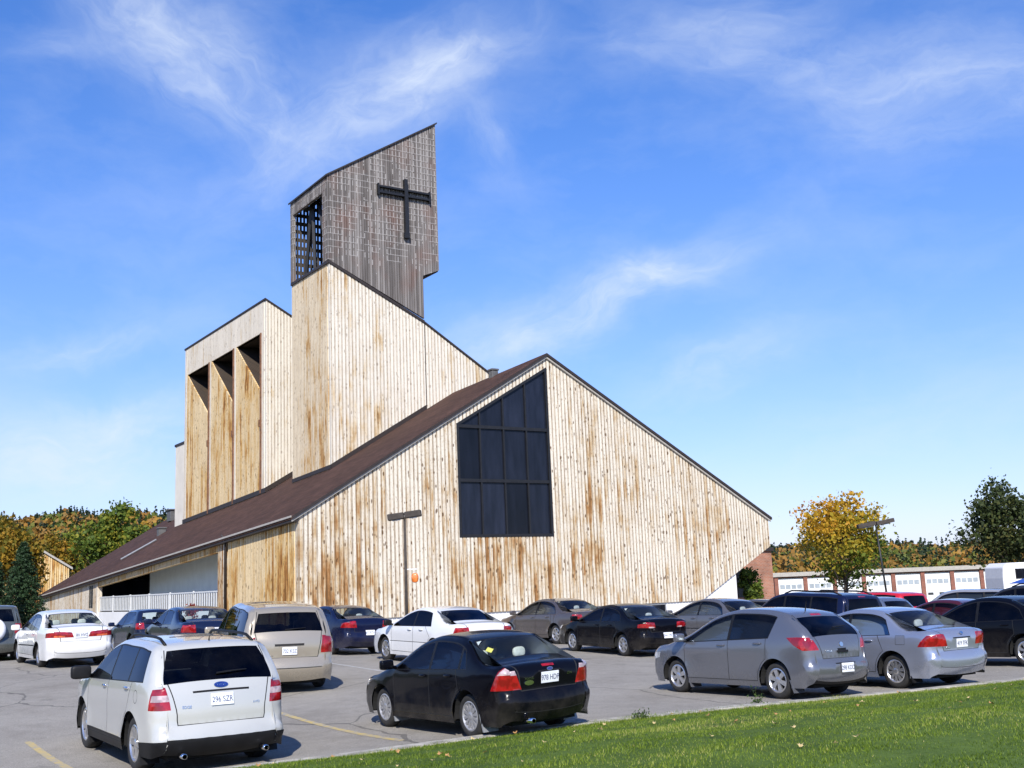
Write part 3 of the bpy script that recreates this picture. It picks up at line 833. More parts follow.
SPECS = {}
def tl(side, strip, white=None, amber=None):
    st = []
    if white: st += sym('tail_white', white)
    if amber: st += sym('amber', amber)
    st += sym('tail', strip)
    return dict(side=side, strip=st)
def mk_specs():
    x = -2.2725
    SPECS['focus'] = sedan(tails=tl([('tail_white', [(x-.2, .90), (x+.19, .90), (x+.13, 1.02), (x-.2, 1.02)]), ('tail', [(x-.2, .69), (x+.34, .69), (x+.24, .84), (x+.15, 1.02), (x-.2, 1.02)])],
        [('z', .95, .88), ('z', .95, 1.01), ('z', .69, 1.01), ('z', .69, .74)], white=[('z', .95, .87), ('z', .95, 1.01), ('z', .89, 1.01), ('z', .89, .85)]), plate=.83, rp=-1.10, cpil=((-1.36, .9), (-1.06, 1.5)),
        extra_strip=[('brake_light', [('z', .975, -.16), ('z', .975, .16), ('z', .955, .16), ('z', .955, -.16)]), ('trim', [('z', .92, -.30), ('z', .92, .30), ('z', .905, .30), ('z', .905, -.30)])])
    x = -2.25
    SPECS['civic'] = sedan(L=4.44, W=.8575, H=1.44, wb=2.62, fo=.88, deck=1.03, dend=1.02, rr=-1.05, bl=-1.66, cpil=((-1.32, .9), (-.98, 1.5)), cowl=(1.02, .98), rf=.16,
        tails=tl([('tail', [(x-.2, .755), (x+.36, .755), (x+.30, .84), (x+.17, .96), (x-.2, .97)])], [('z', .97, .68), ('z', .97, 1.01), ('z', .755, 1.01), ('z', .755, .60)]), plate=.80, extra_side=[('seam', ribbon([(-1.42, .80), (-1.42, .96), (-1.62, .96), (-1.62, .80), (-1.42, .80)], .009))],
        extra_strip=[('trim', [('z', .905, -.38), ('z', .905, .38), ('z', .885, .36), ('z', .885, -.36)])])
    x = -2.4725
    SPECS['accord'] = sedan(L=4.8, W=.89, H=1.445, wb=2.715, fo=.97, R_=.31, extra_side=[('trim', ribbon([(1.0, .53), (-1.0, .56)], .035))], deck=1.03, dend=1.0, rr=-1.12, bl=-1.75, cpil=((-1.45, .9), (-1.10, 1.5)), cowl=(1.06, .98), rf=.12, nose=.70,
        tails=tl([('tail', [(x-.2, .78), (x+.30, .78), (x+.28, .90), (x-.2, .93)])], [('z', .91, .34), ('z', .94, 1.01), ('z', .78, 1.01), ('z', .78, .27)], amber=[('z', .83, .60), ('z', .83, 1.01), ('z', .79, 1.01), ('z', .79, .60)]), plate=.845)
    x = -2.515
    SPECS['fusion'] = sedan(L=4.83, W=.915, H=1.45, wb=2.73, fo=.95, R_=.33, extra_side=[('seam', ribbon([(1.0, .56), (-1.0, .58)], .016))], deck=1.07, dend=1.06, rr=-1.15, bl=-1.8, cpil=((-1.22, .9), (-.98, 1.5)), cowl=(1.05, 1.0), rf=.10, belt=(.95, 1.0), nose=.74,
        tails=tl([('tail', [(x-.2, .80), (x+.28, .80), (x+.2, 1.0), (x-.2, 1.0)])], [('z', 1.0, .75), ('z', 1.0, 1.01), ('z', .80, 1.01), ('z', .80, .72)]), plate=.86)
    x = -2.31
    SPECS['cavalier'] = sedan(L=4.58, W=.86, H=1.37, wb=2.64, fo=.95, R_=.305, deck=1.0, dend=.985, rr=-1.0, bl=-1.62, cpil=((-1.28, .9), (-.95, 1.5)), cowl=(1.05, .94), rf=.12, belt=(.88, .93), nose=.68,
        tails=tl([('tail', [(x-.2, .79), (x+.26, .79), (x+.24, .88), (x-.2, .93)])], [('z', .92, .58), ('z', .94, 1.01), ('z', .79, 1.01), ('z', .79, .55)], white=[('z', .82, .60), ('z', .82, .86), ('z', .785, .86), ('z', .785, .60)]), plate=.56)
    x = -2.37
    SPECS['cobalt'] = sedan(L=4.58, W=.86, H=1.42, wb=2.62, fo=.90, R_=.32, deck=1.05, dend=1.04, rr=-1.1, bl=-1.72, cpil=((-1.38, .9), (-1.04, 1.5)), cowl=(1.0, .97), rf=.12, belt=(.92, .98), nose=.72,
        tails=tl([('tail', [(x-.2, .80), (x+.34, .80), (x+.28, .93), (x-.2, 1.0)])], [('z', .99, .70), ('z', .99, 1.01), ('z', .80, 1.01), ('z', .80, .66)]), plate=.60)
    x = -2.52
    SPECS['altima'] = sedan(L=4.86, W=.89, H=1.47, wb=2.78, fo=.95, R_=.32, deck=1.06, dend=1.03, rr=-1.1, bl=-1.78, cpil=((-1.5, .9), (-1.12, 1.5)), cowl=(1.08, .98), rf=.14, belt=(.93, .98), nose=.71,
        tails=tl([('tail', [(x-.2, .74), (x+.26, .74), (x+.20, .98), (x-.2, .98)])], [('z', .97, .78), ('z', .97, 1.01), ('z', .74, 1.01), ('z', .74, .68)]), plate=.80,
        extra_strip=[('chrome', [('z', .84, -.62), ('z', .84, .62), ('z', .80, .62), ('z', .80, -.62)])])
    x = -2.145
    SPECS['versa'] = hatch(4.295, .8475, 1.535, 2.6, .85, .315, .80, (1.14, 1.03), .22, -1.56, (-1.98, 1.05), -2.065, (.95, 1.05), -.16, None, ((-1.12, .95), (-1.34, 1.50)),
        tl([('tail', [(-1.60, 1.05), (-1.93, 1.06), (x-.2, .97), (x-.2, .83), (-1.94, .83), (-1.76, .92)])], [('z', 1.0, .93), ('z', 1.0, 1.01), ('z', .83, 1.01), ('z', .83, .84)]), .52, bumper=.62, zg=.0, zgt=.165, rdrop=.055, gate_v=.80, glass_v=(.86, .88), rear_door=-1.12,
        extra_strip=[('brake_light', [('z', 1.42, -.22), ('z', 1.42, .22), ('z', 1.39, .22), ('z', 1.39, -.22)]), ('trim', [('z', .585, -.42), ('z', .585, .42), ('z', .565, .40), ('z', .565, -.40)]), ('trim', [('z', .33, -1), ('z', .33, 1), ('z', .2, 1), ('z', .2, -1)]), ('trim', [('z', .84, -.18), ('z', .84, .18), ('z', .80, .16), ('z', .80, -.16)])],
        extra_side=[])
    x = -2.38
    SPECS['edge'] = hatch(4.72, .965, 1.69, 2.82, .93, .365, .95, (1.18, 1.17), .30, -1.82, (-2.15, 1.16), -2.28, (1.09, 1.17), -.12, -1.12, ((-1.86, 1.0), (-1.68, 1.7)),
        tl([('tail_white', [(x-.2, .95), (x+.25, .95), (x+.24, 1.03), (x-.2, 1.03)]), ('tail', [(x-.2, .84), (x+.29, .84), (x+.25, 1.11), (x-.2, 1.14)])], [('z', 1.13, .96), ('z', 1.13, 1.01), ('z', .84, 1.01), ('z', .84, .94)], white=[('z', 1.03, .955), ('z', 1.03, 1.01), ('z', .95, 1.01), ('z', .95, .95)]),
        .925, bumper=.58, zg=.0, zgt=.115, gate_v=.86, glass_v=(.90, .965), mirror_k=1.3, tw=.235, tum=.30, fillet=.085, seats=((.15, 0), (-.85, 1)), rear_door=-1.35, rock=.24,
        extra_strip=[('trim', [('z', 1.045, -.52), ('z', 1.045, .52), ('z', 1.02, .52), ('z', 1.02, -.52)]), ('cladding', [('z', .475, -1), ('z', .475, 1), ('z', .2, 1), ('z', .2, -1)])],
        extra_side=[('seam', ribbon([(-1.6+.085*math.cos(a), .99+.085*math.sin(a)) for a in np.linspace(0, 6.28, 15)], .008)), ('cladding', [(-2.6, .2), (2.6, .2), (2.6, .40), (-1.4, .40), (-2.6, .475)])])
    x = -2.625
    SPECS['minivan'] = hatch(5.09, .99, 1.75, 3.03, .95, .34, .90, (1.56, 1.11), .62, -2.16, (-2.43, 1.19), -2.51, (1.02, 1.10), .38, -.95, ((-2.30, 1.0), (-2.14, 1.75)),
        tl([('tail', [(x-.2, .80), (x+.26, .80), (x+.24, 1.13), (x-.2, 1.16)])], [('z', 1.15, .90), ('z', 1.15, 1.01), ('z', .80, 1.01), ('z', .80, .88)]), .86, bumper=.66, zg=.04, gate_v=.84, glass_v=(.86, .91), tum=.24, fillet=.09, seats=((.75, 0), (-.15, 1), (-1.1, 1)), rear_door=-1.2,
        extra_side=[('trim', ribbon([(1.35, .56), (-1.1, .60)], .035))],
        extra_strip=[('seam', [('z', 1.0, -.40), ('z', 1.0, .40), ('z', .955, .40), ('z', .955, -.40)]), ('seam', [('z', .535, -.90), ('z', .535, .90), ('z', .52, .90), ('z', .52, -.90)])])
    x = -2.30
    SPECS['boxy'] = hatch(4.55, .90, 1.68, 2.72, .87, .36, .95, (1.12, 1.14), .42, -2.02, (-2.17, 1.12), -2.22, (1.05, 1.08), -.05, -1.0, ((-1.95, 1.0), (-1.88, 1.7)),
        tl([('tail', [(x-.2, .80), (x+.2, .80), (x+.18, 1.10), (x-.2, 1.12)])], [('z', 1.10, .90), ('z', 1.10, 1.01), ('z', .80, 1.01), ('z', .80, .90)]), .80, bumper=.62, zg=.03, gate_v=.84, glass_v=(.82, .84), tum=.22, fillet=.06, rear_door=-1.2,
        extra_strip=[('brake_light', [('z', 1.60, -.2), ('z', 1.60, .2), ('z', 1.575, .2), ('z', 1.575, -.2)])])
    SPECS['hatch'] = hatch(4.2, .86, 1.50, 2.58, .86, .315, .78, (1.08, 1.0), .2, -1.62, (-1.92, 1.06), -2.0, (.93, 1.0), -.18, None, ((-1.55, .9), (-1.3, 1.6)),
        tl([('tail', [(-2.4, .80), (-1.85, .80), (-1.80, 1.02), (-2.4, 1.02)])], [('z', 1.02, .84), ('z', 1.02, 1.01), ('z', .80, 1.01), ('z', .80, .84)]), .80)
mk_specs()

# ------------------------------------------------------------------ camera
F_PX, Y_H, TILT, EYE = 1120.0, 585.0, .04, 2.0
roll = math.atan(TILT); pitch = math.atan((Y_H-384)*math.cos(roll)/F_PX)
cd = bpy.data.cameras.new('camera'); cam = bpy.data.objects.new('camera', cd); COL.objects.link(cam)
cd.sensor_fit = 'HORIZONTAL'; cd.sensor_width = 36; cd.lens = F_PX/1024*36; cd.clip_end = 6000; cd.clip_start = .1
cam.location = (0, 0, EYE)
cam.rotation_mode = 'XYZ'
cam.matrix_world = Matrix.Translation((0, 0, EYE)) @ Matrix.Rotation(R(90)+pitch, 4, 'X') @ Matrix.Rotation(-roll, 4, 'Z')
scene.camera = cam

def at(px, py, Y=None, z=None):
    """the point seen at a pixel, at a forward distance Y or at a height z (used to survey positions)"""
    x = (px-512)/F_PX; y = -(py-384)/F_PX
    c, s = math.cos(-roll), math.sin(-roll); x, y = c*x-s*y, s*x+c*y
    d = Vector((x, math.cos(pitch)-y*math.sin(pitch), math.sin(pitch)+y*math.cos(pitch)))
    k = Y/d.y if Y is not None else (z-EYE)/d.z
    return Vector((0, 0, EYE))+d*k

# ------------------------------------------------------------------ light and sky
SUN_AZ, SUN_EL = (-.02, -1.0), R(38)
sd = bpy.data.lights.new('sun', 'SUN'); sun = bpy.data.objects.new('sun', sd); COL.objects.link(sun)
sd.energy = 4.1; sd.angle = R(.53); sd.color = (1.0, .955, .88)
h = math.hypot(*SUN_AZ); sv = Vector((SUN_AZ[0]/h*math.cos(SUN_EL), SUN_AZ[1]/h*math.cos(SUN_EL), math.sin(SUN_EL)))
sun.rotation_euler = sv.to_track_quat('Z', 'Y').to_euler(); sun.location = sv*60

w = bpy.data.worlds.new('World'); scene.world = w; w.use_nodes = True; nt = w.node_tree
bg = nt.nodes['Background']
sky = nt.nodes.new('ShaderNodeTexSky'); sky.sky_type = 'NISHITA'; sky.sun_disc = False
sky.sun_elevation = SUN_EL; sky.sun_rotation = math.atan2(sv.x, sv.y); sky.altitude = 200; sky.air_density = 1.0; sky.dust_density = .2; sky.ozone_density = 3.0
hs = N(nt, 'ShaderNodeHueSaturation', Saturation=1.35, Value=1.0); nt.links.new(mix_n(nt, 1.0, sky.outputs[0], (.97, .87, 1.03), 'MULTIPLY'), hs.inputs['Color'])
co = nt.nodes.new('ShaderNodeTexCoord').outputs['Generated']
dx, dy, dz = sep(nt, co)
# cirrus: each wisp has its own place, slant and fibre
az = math_n(nt, 'ARCTAN2', dx, dy); el = math_n(nt, 'ARCSINE', dz)
wrp = noise_n(nt, co, 6.0, 5, .6); wrp2 = noise_n(nt, co, 5.0, 5, .6, .5)
azw = math_n(nt, 'ADD', az, math_n(nt, 'MULTIPLY', math_n(nt, 'SUBTRACT', wrp, .5), .11)); elw = math_n(nt, 'ADD', el, math_n(nt, 'MULTIPLY', math_n(nt, 'SUBTRACT', wrp2, .5), .07))
def sky_dir(px_, py_):
    d = (at(px_, py_, Y=1.0)-Vector((0, 0, EYE))).normalized(); return math.atan2(d.x, d.y), math.asin(d.z)
CLOUDS = [  # where (surveyed on the photograph), half length, half width in degrees, slant, strength
    (215, 70, 5.6, 2.3, -38, .85), (150, 25, 3.5, 1.6, -30, .5), (385, 105, 7.0, 1.7, 36, .85), (440, 60, 3.8, 1.2, 20, .7), (480, 130, 2.6, 1.0, -60, .45), (60, 45, 2.5, .8, 10, .4),
    (590, 305, 6.8, 1.15, 18, .95), (665, 265, 2.6, .9, -12, .75), (710, 365, 4.0, 1.2, 15, .6), (480, 350, 3.5, 1.4, 20, .45),
    (790, 55, 8.5, 1.5, -12, .55), (960, 90, 6.0, 2.2, -5, .55), (720, 20, 5, 1.2, 0, .4), (100, 350, 4.0, .8, 18, .6), (95, 455, 7.0, 1.9, 8, .85), (140, 420, 3.2, .7, 20, .6), (30, 470, 5, 1.6, 0, .5), (880, 430, 9, 2.2, 5, .3)]
tot = None
for i, (cx_, cy_, hw_, hh_, tt, st) in enumerate(CLOUDS):
    a_, e_ = sky_dir(cx_, cy_)
    da = math_n(nt, 'MULTIPLY', math_n(nt, 'SUBTRACT', azw, a_), math.cos(e_)); de = math_n(nt, 'SUBTRACT', elw, e_); c_, s_ = math.cos(R(tt)), math.sin(R(tt))
    u_ = math_n(nt, 'ADD', math_n(nt, 'MULTIPLY', da, c_/R(hw_)), math_n(nt, 'MULTIPLY', de, s_/R(hw_)))
    v_ = math_n(nt, 'SUBTRACT', math_n(nt, 'MULTIPLY', de, c_/R(hh_)), math_n(nt, 'MULTIPLY', da, s_/R(hh_)))
    d2 = math_n(nt, 'ADD', math_n(nt, 'MULTIPLY', u_, u_), math_n(nt, 'MULTIPLY', v_, v_))
    fib = noise_n(nt, comb(nt, math_n(nt, 'MULTIPLY', u_, hw_*.30), math_n(nt, 'MULTIPLY', v_, hh_*.75), i*7.7), 1.0, 5, .62, .6)
    g_ = math_n(nt, 'MULTIPLY', math_n(nt, 'EXPONENT', math_n(nt, 'MULTIPLY', d2, -.9)), st)
    g_ = math_n(nt, 'MULTIPLY', g_, ramp_n(nt, fib, [(.28, .22), (.50, .60), (.70, 1.0)]))
    tot = g_ if tot is None else math_n(nt, 'ADD', tot, g_)
veil = ramp_n(nt, noise_n(nt, comb(nt, math_n(nt, 'MULTIPLY', azw, 5.0), math_n(nt, 'MULTIPLY', elw, 11.0)), 1.0, 6, .6), [(.45, 0.0), (.75, .16)])
cm = math_n(nt, 'MINIMUM', math_n(nt, 'ADD', math_n(nt, 'MULTIPLY', tot, .66), veil), .85)
CLOUD_COL = (4.1, 4.6, 5.4)
pale = math_n(nt, 'MULTIPLY', math_n(nt, 'EXPONENT', math_n(nt, 'MULTIPLY', math_n(nt, 'MAXIMUM', el, 0.0), -3.6)), .74)   # thin bluish haze low on the sky
clear = mix_n(nt, pale, hs.outputs[0], (2.45, 3.28, 4.9))
cc = mix_n(nt, cm, clear, CLOUD_COL)
nt.links.new(cc, bg.inputs[0]); bg.inputs[1].default_value = .13
scene.view_settings.view_transform = 'Standard'; scene.view_settings.look = 'None'; scene.view_settings.exposure = .60; scene.view_settings.gamma = 1.0

# ------------------------------------------------------------------ terrain
def gz(X, Y):
    """height of the lot and the land round it"""
    z = -.28*math.exp(-((X+5.2)**2+(Y-17)**2)/(2*3.4**2))+.36*math.exp(-((X+14)**2+(Y-33)**2)/(2*6.5**2))-.21*math.exp(-((X-5.5)**2+(Y-24.5)**2)/(2*5.0**2))
    z += -.26*math.exp(-((X-12.3)**2+(Y-32.5)**2)/(2*4.0**2))-.22*math.exp(-((X-8.7)**2+(Y-42)**2)/(2*3.0**2))-.56*math.exp(-((X-17.5)**2+(Y-44)**2)/(2*6.0**2))
    z += -1.7*smooth01((Y-38)/60)*smooth01((X-10)/22)
    return z
def grid(name, xs, ys, fz, mat, kind='structure', label=None, smooth=True):
    V = [(x, y, fz(x, y)) for y in ys for x in xs]; nx = len(xs)
    Fc = [(j*nx+i, j*nx+i+1, (j+1)*nx+i+1, (j+1)*nx+i) for j in range(len(ys)-1) for i in range(nx-1)]
    me = bpy.data.meshes.new(name); me.from_pydata(V, [], Fc); me.materials.append(mat)
    me.polygons.foreach_set('use_smooth', [smooth]*len(me.polygons)); me.update()
    o = bpy.data.objects.new(name, me); COL.objects.link(o); o['kind'] = kind
    if label: o['label'] = label
    return o

def asphalt_mat():
    m, nt, b = newmat('old_asphalt')
    co = objco(nt)
    n1 = noise_n(nt, co, 62.0, 4, .85); n2 = noise_n(nt, co, .35, 5, .6); n3 = noise_n(nt, co, 3.0, 5, .65)
    vo = N(nt, 'ShaderNodeTexVoronoi', Scale=90.0); nt.links.new(co, vo.inputs['Vector'])
    c = ramp_n(nt, math_n(nt, 'ADD', math_n(nt, 'MULTIPLY', n2, .6), math_n(nt, 'MULTIPLY', n3, .4)), [(.35, (.255, .233, .198)), (.5, (.32, .296, .255)), (.66, (.37, .343, .297))])
    sp = ramp_n(nt, n1, [(.35, .50), (.55, 1.0), (.72, 1.6)])
    c = mix_n(nt, 1.0, c, sp, 'MULTIPLY')
    # cracks sealed with tar
    mpn = nt.nodes.new('ShaderNodeMapping'); mpn.inputs['Scale'].default_value = (.16, .10, 1); nt.links.new(co, mpn.inputs[0])
    wv = N(nt, 'ShaderNodeTexNoise', Scale=2.0, Detail=5.0); nt.links.new(mpn.outputs[0], wv.inputs['Vector'])
    addv = nt.nodes.new('ShaderNodeVectorMath'); addv.operation = 'MULTIPLY_ADD'; nt.links.new(wv.outputs['Color'], addv.inputs[0]); addv.inputs[1].default_value = (.5, .5, 0); nt.links.new(mpn.outputs[0], addv.inputs[2])
    vc = N(nt, 'ShaderNodeTexVoronoi', Scale=1.0, feature='DISTANCE_TO_EDGE'); nt.links.new(addv.outputs[0], vc.inputs['Vector'])
    cr = math_n(nt, 'LESS_THAN', vc.outputs[0], .0035)
    c = mix_n(nt, math_n(nt, 'MULTIPLY', cr, .5), c, (.03, .03, .03))
    # oil drips
    st = ramp_n(nt, noise_n(nt, co, .9, 4, .6), [(.62, 0.0), (.74, .3)])
    c = mix_n(nt, st, c, (.05, .048, .045))
    nt.links.new(c, b.inputs['Base Color']); b.inputs['Roughness'].default_value = .88; b.inputs['Specular IOR Level'].default_value = .25
    bump_n(nt, b, math_n(nt, 'ADD', n1, vo.outputs[0]), .5, .012)
    return m
MT['asphalt'] = asphalt_mat()
def soil_mat(name, a, b_, sc):
    m, nt, b = newmat(name); co = objco(nt)
    f = math_n(nt, 'ADD', math_n(nt, 'MULTIPLY', noise_n(nt, co, sc, 5, .65), .6), math_n(nt, 'MULTIPLY', noise_n(nt, co, sc*18, 3, .7), .4))
    nt.links.new(ramp_n(nt, f, [(.36, a), (.62, b_)]), b.inputs['Base Color']); b.inputs['Roughness'].default_value = .95; b.inputs['Specular IOR Level'].default_value = .1
    return m
MT['turf'] = soil_mat('turf_soil', (.040, .070, .012), (.095, .145, .028), 1.3)
MT['field'] = soil_mat('rough_field', (.05, .07, .02), (.11, .11, .04), .05)
MT['forest_floor'] = soil_mat('forest_floor', (.022, .026, .010), (.07, .045, .015), .02)

def seq(*parts):
    out = []
    for a, b_, st in parts: out += list(np.arange(a, b_, st))
    return out
def hill_h(X, Y):
    a = math.degrees(math.atan2(X, Y)); d = math.hypot(X, Y)
    crest = 7+25*smooth01((-5-a)/8)+1.6*math.sin(a*.55)+1.2*math.sin(a*1.7+1)-1.0*smooth01((a-15)/8)
    return crest
def land(X, Y):
    d = math.hypot(X, Y)
    a = math.degrees(math.atan2(X, max(Y, 1e-3)))
    z = gz(X, Y)-.03
    z -= .5*smooth01((34-abs(X-2))/8)*smooth01((74-abs(Y-8))/8)
    # basin behind the garages, then the wooded hill
    z += hill_h(X, Y)*smooth01((d-230)/330) if Y > 0 else 0
    return z
grid('ground', seq((-1500, -120, 60), (-120, 120, 4), (120, 1501, 60)), seq((-400, -40, 60), (-40, 160, 4), (160, 900, 30), (900, 2501, 160)), land, MT['field'])
# asphalt lot: from the lawn edge back past the church
EDGE0, EDGE1 = Vector((-3.75, 14.75)), Vector((9.6, 21.5))
ed = (EDGE1-EDGE0).normalized(); en = Vector((-ed.y, ed.x))      # along the lawn edge, and away from the lawn
LOT = MB()
us = list(np.arange(-60, 70.1, 1.0)); vs_ = list(np.arange(0, 75, 1.0))
VV = []; 
for v in vs_:
    for u in us:
        q = EDGE0+ed*u+en*v; VV.append((q.x, q.y, gz(q.x, q.y)))
nx = len(us)
LOT.add(VV, [(j*nx+i, j*nx+i+1, (j+1)*nx+i+1, (j+1)*nx+i) for j in range(len(vs_)-1) for i in range(nx-1)])
lot = LOT.build('parking_lot', MT['asphalt'], smooth=True); lot['kind'] = 'structure'

# worn yellow and white bay lines
def line_mat(name, col):
    m = bpy.data.materials.new(name); m.use_nodes = True; nt = m.node_tree; b = nt.nodes['Principled BSDF']
    co = objco(nt); f = noise_n(nt, co, 9.0, 5, .7); f2 = noise_n(nt, co, 120.0, 2, .7)
    k = ramp_n(nt, math_n(nt, 'ADD', math_n(nt, 'MULTIPLY', f, .7), math_n(nt, 'MULTIPLY', f2, .3)), [(.43, 0.0), (.58, .8)])
    nt.links.new(mix_n(nt, k, (.30, .28, .245), col), b.inputs['Base Color']); b.inputs['Roughness'].default_value = .85
    return m
MT['line_y'] = line_mat('worn_yellow_paint', (.56, .40, .07)); MT['line_w'] = line_mat('worn_white_paint', (.55, .55, .53))
def painted(a, b_, wd, mat):
    d = Vector(b_)-Vector(a); L = d.length; d.normalize(); n_ = Vector((-d.y, d.x))*wd/2
    m = MB(); k = max(1, int(L/.5)); vs = []
    for i in range(k+1):
        q = Vector(a)+d*(L*i/k)
        for s_ in (1, -1): p = q+n_*s_; vs.append((p.x, p.y, gz(p.x, p.y)+.005))
    m.add(vs, [(2*i, 2*i+1, 2*i+3, 2*i+2) for i in range(k)])
    o = m.build('bay_line', mat); o['kind'] = 'structure'; return o
HEAD = R(123.5); hv = Vector((math.cos(HEAD), math.sin(HEAD))); lv = Vector((math.sin(HEAD), -math.cos(HEAD)))
for (px_, py_) in ((92, 768), (372, 722)):
    a = at(px_, py_, z=-.1 if px_ < 200 else 0); a2 = Vector((a.x, a.y)); 
    painted(a2-hv*1.0, a2+hv*4.3, .12, MT['line_y'])
for k in range(-3, 5):
    a2 = Vector((0.4, 32.6))+lv*(k*2.8); painted(a2-hv*2.4, a2+hv*2.6, .11, MT['line_w'])
# flush concrete kerb along the lawn
MT['concrete'] = plain('kerb_concrete', (.36, .335, .285), .95, var=.4, scale=5)
kb = MB()
for i in range(-3, 19):
    u0, u1 = i*1.5, i*1.5+1.488
    a = EDGE0+ed*u0; b_ = EDGE0+ed*u1; jit = random.uniform(-.01, .012)
    za, zb = gz(a.x, a.y), gz(b_.x, b_.y); o_ = en*(.27+random.uniform(-.02, .02)); i_ = -en*.05
    P8 = []
    for q, zz in ((a, za), (b_, zb)):
        for off, hh in ((o_, -.1), (o_, .06+jit*.5), (i_, .07+jit), (i_, -.1)):
            P8.append((q.x+off.x, q.y+off.y, zz+hh))
    kb.add(P8, [(0, 1, 2, 3), (7, 6, 5, 4), (0, 4, 5, 1), (1, 5, 6, 2), (2, 6, 7, 3)])
o = kb.build('kerb', MT['concrete'], bevel=.012); o['kind'] = 'structure'
# lawn bank in front of the lot
def lawn_h(X, Y):
    d = (Vector((X, Y))-EDGE0).dot(en)      # negative on the lawn
    t = max(0.0, -d-.10)
    return gz(X, Y)*math.exp(-t)+.03+.32*smooth01(t/6.5)+.02*math.sin(X*1.7+Y*.9)*min(1, t)+.012*math.sin(X*4.1-Y*3.3)*min(1, t)
LW = MB(); us = list(np.arange(-24, 40.1, .5)); vs_ = [-.02, -.1, -.2, -.3, -.45]+list(np.arange(-.7, -16, -.5)); VV = []
for v in vs_:
    for u in us: q = EDGE0+ed*u+en*v; VV.append((q.x, q.y, lawn_h(q.x, q.y)))
nx = len(us); LW.add(VV, [(j*nx+i, j*nx+i+1, (j+1)*nx+i+1, (j+1)*nx+i) for j in range(len(vs_)-1) for i in range(nx-1)])
lw = LW.build('lawn', MT['turf'], smooth=True); lw['kind'] = 'structure'
# ------------------------------------------------------------------ church
PALE, TAN, STAIN = (.655, .60, .495), (.50, .375, .22), (.33, .16, .055)
MT['wood'] = wood_mat('weathered_cedar', PALE, TAN, STAIN, bias=.06)
MT['wood_high'] = wood_mat('bleached_cedar', (.67, .62, .525), (.60, .48, .31), (.40, .24, .10), bleach=.2, knot=.5, groove=.6, bias=-.12)
MT['wood_side'] = wood_mat('golden_tan_side_cedar', (.68, .58, .42), (.56, .38, .18), (.36, .17, .05), bleach=.2, knot=.7, groove=.7, bias=-.05)  # golden tan boards for the tower's left face
MT['wood_gold'] = wood_mat('golden_cedar', (.72, .57, .34), (.62, .39, .135), (.38, .165, .04), bleach=.2, knot=.9, bias=.07)
MT['wood_dark'] = plain('weathered_timber', (.05, .042, .036), .9, var=.3)
MT['white_wall'] = plain('white_render', (.72, .72, .71), .85, var=.05, scale=1.5)
MT['cream_wall'] = plain('cream_boards', (.66, .61, .52), .85, var=.08, scale=1.5)
MT['porch_wall'] = plain('porch_render', (.74, .80, .76), .85, var=.06, scale=1.5)
MT['dado'] = plain('dark_dado', (.06, .07, .085), .8, var=.2, scale=2)
MT['concrete_dark'] = plain('porch_concrete', (.16, .155, .145), .9, var=.2, scale=4)
MT['fascia'] = plain('white_fascia', (.38, .355, .315), .7, var=.15)
MT['flash'] = plain('dark_flashing', (.028, .02, .017), .6, var=.2)
MT['black_steel'] = plain('black_steel', (.010, .010, .011), .5, var=.3)
MT['vent_grey'] = plain('vent_grey', (.10, .10, .10), .6, var=.2)
MT['grey_metal'] = plain('galvanised_metal', (.30, .31, .32), .5, metal=.4, var=.15)
def roof_mat():
    m, nt, b = newmat('brown_shingles'); co = objco(nt); x, y, z = sep(nt, co)
    br = N(nt, 'ShaderNodeTexBrick', Scale=1.0); br.offset = .5
    br.inputs['Brick Width'].default_value = .55; br.inputs['Row Height'].default_value = .20; br.inputs['Mortar Size'].default_value = .012
    br.inputs['Color1'].default_value = (.052, .027, .019, 1); br.inputs['Color2'].default_value = (.082, .043, .031, 1); br.inputs['Mortar'].default_value = (.03, .015, .012, 1)
    nt.links.new(comb(nt, y, math_n(nt, 'MULTIPLY', x, 1.165)), br.inputs['Vector'])
    n1 = noise_n(nt, co, .5, 4); n2 = noise_n(nt, co, 40, 3)
    k = ramp_n(nt, math_n(nt, 'ADD', math_n(nt, 'MULTIPLY', n1, .5), math_n(nt, 'MULTIPLY', n2, .5)), [(.35, .7), (.65, 1.3)])
    nt.links.new(mix_n(nt, 1.0, br.outputs[0], k, 'MULTIPLY'), b.inputs['Base Color']); b.inputs['Roughness'].default_value = .92; b.inputs['Specular IOR Level'].default_value = .2
    bump_n(nt, b, br.outputs['Fac'], -.4, .02)
    return m
MT['roof'] = roof_mat()
